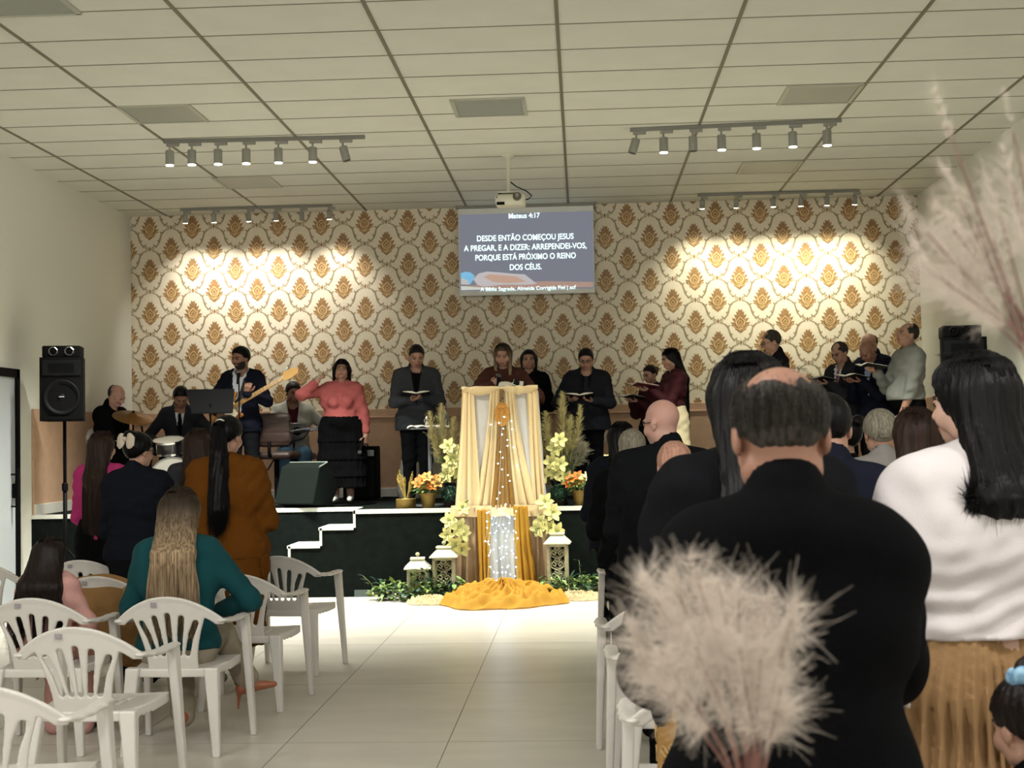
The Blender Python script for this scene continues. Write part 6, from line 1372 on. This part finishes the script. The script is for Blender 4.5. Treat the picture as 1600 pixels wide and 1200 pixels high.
potted('gold pot of orange lilies on the stage edge left of the pulpit', -1.57, 13.80, [(-.06, .29, m_orange), (.0, .31, m_orp), (.02, .25, m_orange), (-.03, .23, m_orp), (.07, .28, m_orange), (-.09, .25, m_orange), (.10, .25, m_orp), (.05, .22, m_orange)], 20)
potted('gold pot of orange and yellow lilies on the stage edge right of the pulpit', -.035, 13.80, [(-.08, .27, m_orange), (-.04, .24, m_orange), (-.10, .22, m_orange), (-.02, .29, m_orange), (.05, .27, m_lily), (.09, .29, m_lily), (.12, .25, m_lily), (.03, .24, m_lily)], 30)
lily_spray('yellow lily sprig standing behind the right-hand gold pot', [(0.253, 14.0, 1.307, .1, .8), (0.297, 13.98, 1.221, .4, .3), (0.225, 13.98, 1.203, -.4, .3), (0.277, 13.97, 1.137, .0, .1)], .085, 41, 6)
t = thing('wheat_planter', 'low round gold planter with dry wheat stalks at the left end of the flower row', 'planter', (-1.80, 13.82, STAGE))
g = G(); g.lathe([(.095, 0), (.10, .01), (.10, .095), (.092, .1), (.088, .085), (.0, .083)], n=32, closed=True); g.make('pot', m_gpot, t, auto=40); g = G(); g.ball((0, 0, .075), .085, 14, (1, 1, .3)); g.make('moss', mat('dry_moss', '#c3ba82', .9, bump=.8, bscale=120), t, smooth=True)
rr = np.random.default_rng(4)
for k in range(14):
    a = rr.uniform(0, 2 * PI); tip = V3(.085 * math.cos(a) + .0, .05 * math.sin(a), rr.uniform(.26, .42)); pa, ra, ra_ = plume_strands(tip * .55 + V3(0, 0, .03), tip, (0, 0, 0), .028, 60, .5, rr, .0022, .1, 4); V, F = tubes_mesh(pa, ra); mesh_obj('wheat_ear', V, F, mat('wheat', '#b49a4e', .7), t); g = G(); g.tube([(0, 0, .07), tip * .6 + V3(0, 0, .02), tip], .0025, 5); g.make('stalk', mat('wheat', '#b49a4e', .7), t)
def ballplant(lab, x, y, seed):
    t = thing('boxwood_ball', lab, 'potted plant', (x, y, STAGE)); rr = random.Random(seed); g = G(); g.lathe([(.055, 0), (.075, .065), (.08, .07), (.07, .07), (.0, .06)], n=24, closed=True); g.make('pot', m_dpot, t, auto=40); g = G()
    for k in range(420):
        z = rr.uniform(-.8, 1); a = rr.uniform(0, 2 * PI); s = math.sqrt(1 - z * z); n_ = Vector((s * math.cos(a), s * math.sin(a), z)); leaf(g, Vector((0, 0, .125)) + n_ * .075, n_ + Vector((rr.uniform(-.8, .8), rr.uniform(-.8, .8), rr.uniform(-.8, .8))), .032, .018, .1, 2)
    g.ball((0, 0, .125), .072, 14); g.make('foliage', m_leaf[1], t, smooth=True)
ballplant('small dark green boxwood ball beside the left drape of the pulpit', -1.34, 13.78, 3); ballplant('small dark green boxwood ball beside the right drape of the pulpit', -.25, 13.78, 4)
t = thing('cream_pumpkin', 'smooth beige rounded pot at the right end of the flower row', 'pot', (.13, 13.80, STAGE)); g = G(); g.lathe([(.10, 0), (.125, .03), (.128, .09)], n=32); g.make('pot', m_gpot, t, auto=50); g = G(); g.lathe([(.135, .085), (.155, .11), (.14, .18), (.085, .235), (.0, .25)], n=32); g.make('lid', mat('beige_cover', '#b3a490', .7), t, smooth=True); t.name = 'covered_pot'
def greenery(lab, pts, n, seed, hz):
    rr = random.Random(seed); c = Vector(pts[0]); t = thing('leaf_garland', lab, 'garland', c); gs = [G(), G(), G()]; vine = G(); P_ = catmull(pts, 60) - np.array(c)
    for k in range(n):
        i = rr.randrange(60); p = Vector(P_[i]) + Vector((rr.gauss(0, .05), rr.gauss(0, .07), rr.uniform(.01, hz))); d = (rr.uniform(-1, 1), rr.uniform(-1, .4), rr.uniform(-.3, .8)); f = i / 59; g = gs[rr.choices((0, 1, 2), (3, 2 + 3 * f, 2 - 1.2 * f))[0]]; leaf(g, p, d, rr.uniform(.06, .11), rr.uniform(.03, .05), .5, 4)
    for k in range(7):
        i = rr.randrange(60); p = Vector(P_[i]); a = rr.uniform(-1, 1); tip = p + Vector((.16 * a, -.03, rr.uniform(hz, hz * 1.9))); vine.tube([p, (p + tip) / 2 + Vector((0, 0, .04)), tip], .003, 5)
        for j in range(5): leaf(gs[k % 2], p.lerp(tip, .3 + .17 * j), (rr.uniform(-1, 1), -.5, .3), .07, .035, .3, 3)
    vine.tube([Vector(p) for p in P_], .004, 5); vine.make('vine', m_stem, t, smooth=True)
    for g, m in zip(gs, m_leaf): g.make('leaves', m, t, smooth=True)
    g = G()
    for k in range(10): i = rr.randrange(60); g.ball(Vector(P_[i]) + Vector((rr.gauss(0, .04), -.06, rr.uniform(.03, hz))), .012, 6)
    g.make('buds', m_lily, t, smooth=True)
greenery('leafy garland on the floor around the two left lanterns', [(-2.03, 13.30, .01), (-1.85, 13.28, .01), (-1.6, 13.16, .01), (-1.4, 13.24, .01), (-1.2, 13.30, .01)], 330, 3, .17)
greenery('leafy garland on the floor around the single right lantern', [(-.42, 13.28, .01), (-.2, 13.25, .01), (.0, 13.34, .01), (.14, 13.32, .01)], 240, 8, .19)
# small round clear table with cloth, cup and microphones
t = thing('side_table', 'small clear round table with a white cloth, left of the pulpit', 'table', (-1.60, 14.3, STAGE))
g = G(); g.lathe([(.0, .80), (.22, .80), (.23, .806), (.22, .812), (.0, .812)], n=40, closed=True); g.make('tabletop', m_acr, t, smooth=True); g = G(); g.lathe([(.022, .02), (.022, .80)], n=16); g.make('leg', m_acr, t, auto=40); g = G(); g.lathe([(.16, 0), (.16, .015), (.0, .02)], n=32); g.make('base', m_acr, t, auto=40)
def tcl(u, v):
    x = (u - .5) * .44; y = (v - .5) * .30; return (-1.60 + x, 14.3 + y, STAGE + .818 + .016 * abs(math.sin(13 * u + 3 * v)) + .010 * math.sin(9 * v) ** 2 - .05 * max(0, abs(u - .5) * 2 - .85))
o = grid_mesh(tcl, 40, 24, 'table_cloth', m_white_lin, None, .006); tag(o, 'folded white cloth lying on the small clear table', 'cloth')
t = thing('glass_goblet', 'clear glass goblet standing on the small clear table', 'glass', (-1.47, 14.3, STAGE + .842)); g = G(); g.lathe([(.03, 0), (.005, .008), (.005, .05), (.032, .08), (.036, .13), (.033, .13), (.0, .07)], n=24, closed=True); g.make('goblet', mat('clear_glass', '#e9f2f5', .05, trans=.95, ior=1.3), t, smooth=True)
t = thing('carafe', 'small glass carafe with a dark stopper on the small clear table', 'carafe', (-1.43, 14.22, STAGE + .842)); g = G(); g.lathe([(.04, 0), (.045, .05), (.03, .10), (.016, .13), (.016, .16), (.0, .16)], n=24, closed=True); g.make('bottle', mat('clear_glass', '#e9f2f5'), t, smooth=True); g = G(); g.lathe([(.018, .16), (.022, .20), (.0, .205)], n=16, closed=True); g.make('stopper', mat('dark_cork', '#3a211a', .6), t, smooth=True)
t = thing('silver_bell', 'small silver ornament on the left half of the small clear table', 'ornament', (-1.62, 14.24, STAGE + .842)); g = G(); g.lathe([(.03, 0), (.024, .02), (.012, .045), (.010, .06), (.018, .07), (.02, .085), (.0, .1)], n=20, closed=True); g.make('body', m_chrome, t, smooth=True); g = G(); g.tube([(.028 * math.cos(a) , 0, .05 + .024 * math.sin(a)) for a in [2 * PI * i / 12 for i in range(13)]], .004, 6); g.make('ring', m_chrome, t, smooth=True)
# open book and phone on the pulpit
open_book('open bible lying on the pulpit in front of the woman in brown', (PX + .10, PY + .02, zt + .035), 0, .25, w=.13, hgt=.19)
t = thing('phone', 'tilted white phone leaning on the bible on the pulpit', 'phone', (PX + .16, PY - .10, zt + .06)); t.rotation_euler = (.5, .5, .2); g = G(); g.box((0, 0, 0), (.07, .14, .009), bevel=.004); g.make('case', m_skin, t); g = G(); g.box((0, -.0, .0048), (.064, .132, .001)); g.make('screen', m_black, t)
# ------------------------------------------------------------------ blurred pampas grass close to the camera
m_pam = mat('pampas_hair', '#ddd0c6', .85, vary=.12, vscale=5); m_pst = mat('pampas_stem', '#7a544c', .7, vary=.3, vscale=30)
def pampas(lab, group, base, tip, bend, L, n, seed, start=.45, r0=.00024, curl=.75, spread=.75, stem=.0022):  # plume tips were converted from image pixel positions at assumed depths
    rr = np.random.default_rng(seed); b, tp = np.array(base, float), np.array(tip, float); t = thing('pampas_stem', lab, 'pampas grass', b, 0, group)
    b0 = V3(0, 0, 0); tp = tp - b; bd = np.array(bend, float); full = catmull([b0, tp * .5 + bd, tp], 60); k = int(60 * start)
    rach = full[k:]; T = np.gradient(rach, axis=0); T /= np.linalg.norm(T, axis=1, keepdims=True) + 1e-9; m = len(rach)
    nt = max(12, n // 14); tf = rr.integers(0, nt, n); ti = rr.integers(0, m, nt); ta = rr.normal(size=(nt, 3)); td = rr.normal(size=(nt, 3)); tl = rr.uniform(.55, 1.25, nt)
    i = np.clip(ti[tf] + rr.integers(-2, 3, n), 0, m - 1); f = i / m; p = rach[i]; t_ = T[i]; a = ta[tf] + rr.normal(size=(n, 3)) * .32; a -= (a * t_).sum(1, keepdims=True) * t_; a /= np.linalg.norm(a, axis=1, keepdims=True) + 1e-9
    ln = L * (.35 + .65 * np.sin(np.pi * np.clip(f * .8 + .15, 0, 1))) * rr.uniform(.5, 1.1, n) * tl[tf]; u = np.linspace(0, 1, 7)[None, :, None]
    d0 = t_ * rr.uniform(.5, 1.1, (n, 1)) + a * spread * rr.uniform(.2, 1.3, (n, 1)); d0 /= np.linalg.norm(d0, axis=1, keepdims=True)
    side = np.where(tp[0] > 0, 1, -1); dr = (td[tf] + rr.normal(size=(n, 3)) * .4) * curl + V3(0, 0, -.30)
    paths = p[:, None, :] + ln[:, None, None] * (d0[:, None, :] * u + dr[:, None, :] * .5 * u ** 2); rad = np.repeat((r0 * np.linspace(1, .4, 7))[None], n, 0)
    V, F = tubes_mesh(paths, rad); mesh_obj('plume', V, F, m_pam, t)
    g = G(); g.tube(full[::4], [stem * (1 - .6 * i / 14) for i in range(15)], 6); g.make('stem', m_pst, t, smooth=True)
def tall_vase(lab, x, y, h):  # support added under the pampas stems, outside the camera frame
    t = thing('support_vase', lab, 'vase', (x, y, 0)); g = G(); g.lathe([(.11, 0), (.13, .05), (.10, h * .5), (.055, h * .86), (.06, h), (.05, h), (.045, h * .86), (.0, h * .8)], n=32, closed=True); g.make('vase', mat('vase_ceramic', '#8d8478', .4), t, smooth=True)
tall_vase('tall ceramic floor vase holding the pampas bunch in front of the black coat', .175, 1.56, 1.06)
tall_vase('tall ceramic floor vase holding the pampas bunch at the right edge', .66, 1.50, 1.28)
LA = 'feathery pale pink pampas plume, blurred, in the bunch before the black coat'; GA = 'pampas plumes in front of the black coat'
for k, (x, y, z, st) in enumerate(((.045, 1.47, 1.352, .55), (.062, 1.52, 1.395, .55), (.093, 1.46, 1.405, .5), (.121, 1.50, 1.420, .5), (.150, 1.45, 1.398, .5), (.182, 1.52, 1.392, .5), (.213, 1.48, 1.375, .5), (.238, 1.50, 1.345, .5),
        (.075, 1.44, 1.330, .5), (.168, 1.42, 1.350, .45), (.112, 1.43, 1.352, .45), (.228, 1.45, 1.305, .5), (.140, 1.55, 1.375, .5), (.198, 1.43, 1.338, .45), (.052, 1.50, 1.310, .55), (.085, 1.54, 1.372, .5), (.245, 1.46, 1.372, .55))):
    x = .148 + (x - .160) * .84
    pampas(LA, GA, (.178 + .010 * math.sin(k * 2.3), 1.55, 1.00), (x, y, z - .006), ((x - .175) * -.30, -.01, .02), .036, 700, 100 + k, st + .19, curl=1.3, spread=.9, stem=.0028)
LB = 'feathery pale pampas plume, blurred, arching in from the right edge'; GB = 'pampas plumes at the right edge'
for k, (x, y, z, bx, bz, st, L, n) in enumerate(((.338, 1.40, 1.770, .00, .075, .58, .060, 700), (.352, 1.43, 1.735, .00, .085, .60, .055, 600), (.345, 1.38, 1.715, .01, .10, .62, .050, 600), (.372, 1.42, 1.775, .0, .07, .62, .050, 520), (.392, 1.44, 1.770, .0, .06, .66, .045, 420),
        (.366, 1.40, 1.893, -.02, .0, .90, .030, 170), (.385, 1.43, 1.815, -.02, .03, .88, .03, 160), (.418, 1.40, 1.800, -.03, .0, .80, .042, 300), (.440, 1.42, 1.835, -.03, -.01, .78, .045, 330), (.425, 1.45, 1.775, -.02, .0, .78, .042, 300), (.462, 1.40, 1.850, -.03, -.02, .75, .045, 330), (.452, 1.44, 1.800, -.02, -.02, .75, .042, 300), (.40, 1.42, 1.79, -.03, .02, .93, .03, 60), (.43, 1.38, 1.88, -.03, .0, .95, .03, 40), (.45, 1.41, 1.76, -.02, .02, .8, .04, 200))):
    pampas(LB, GB, (.66, 1.50, 1.24), (x, y, z), (bx, 0, bz), L * .8, int(n * .75), 200 + k, 1 - (1 - st) * .7, curl=.8)
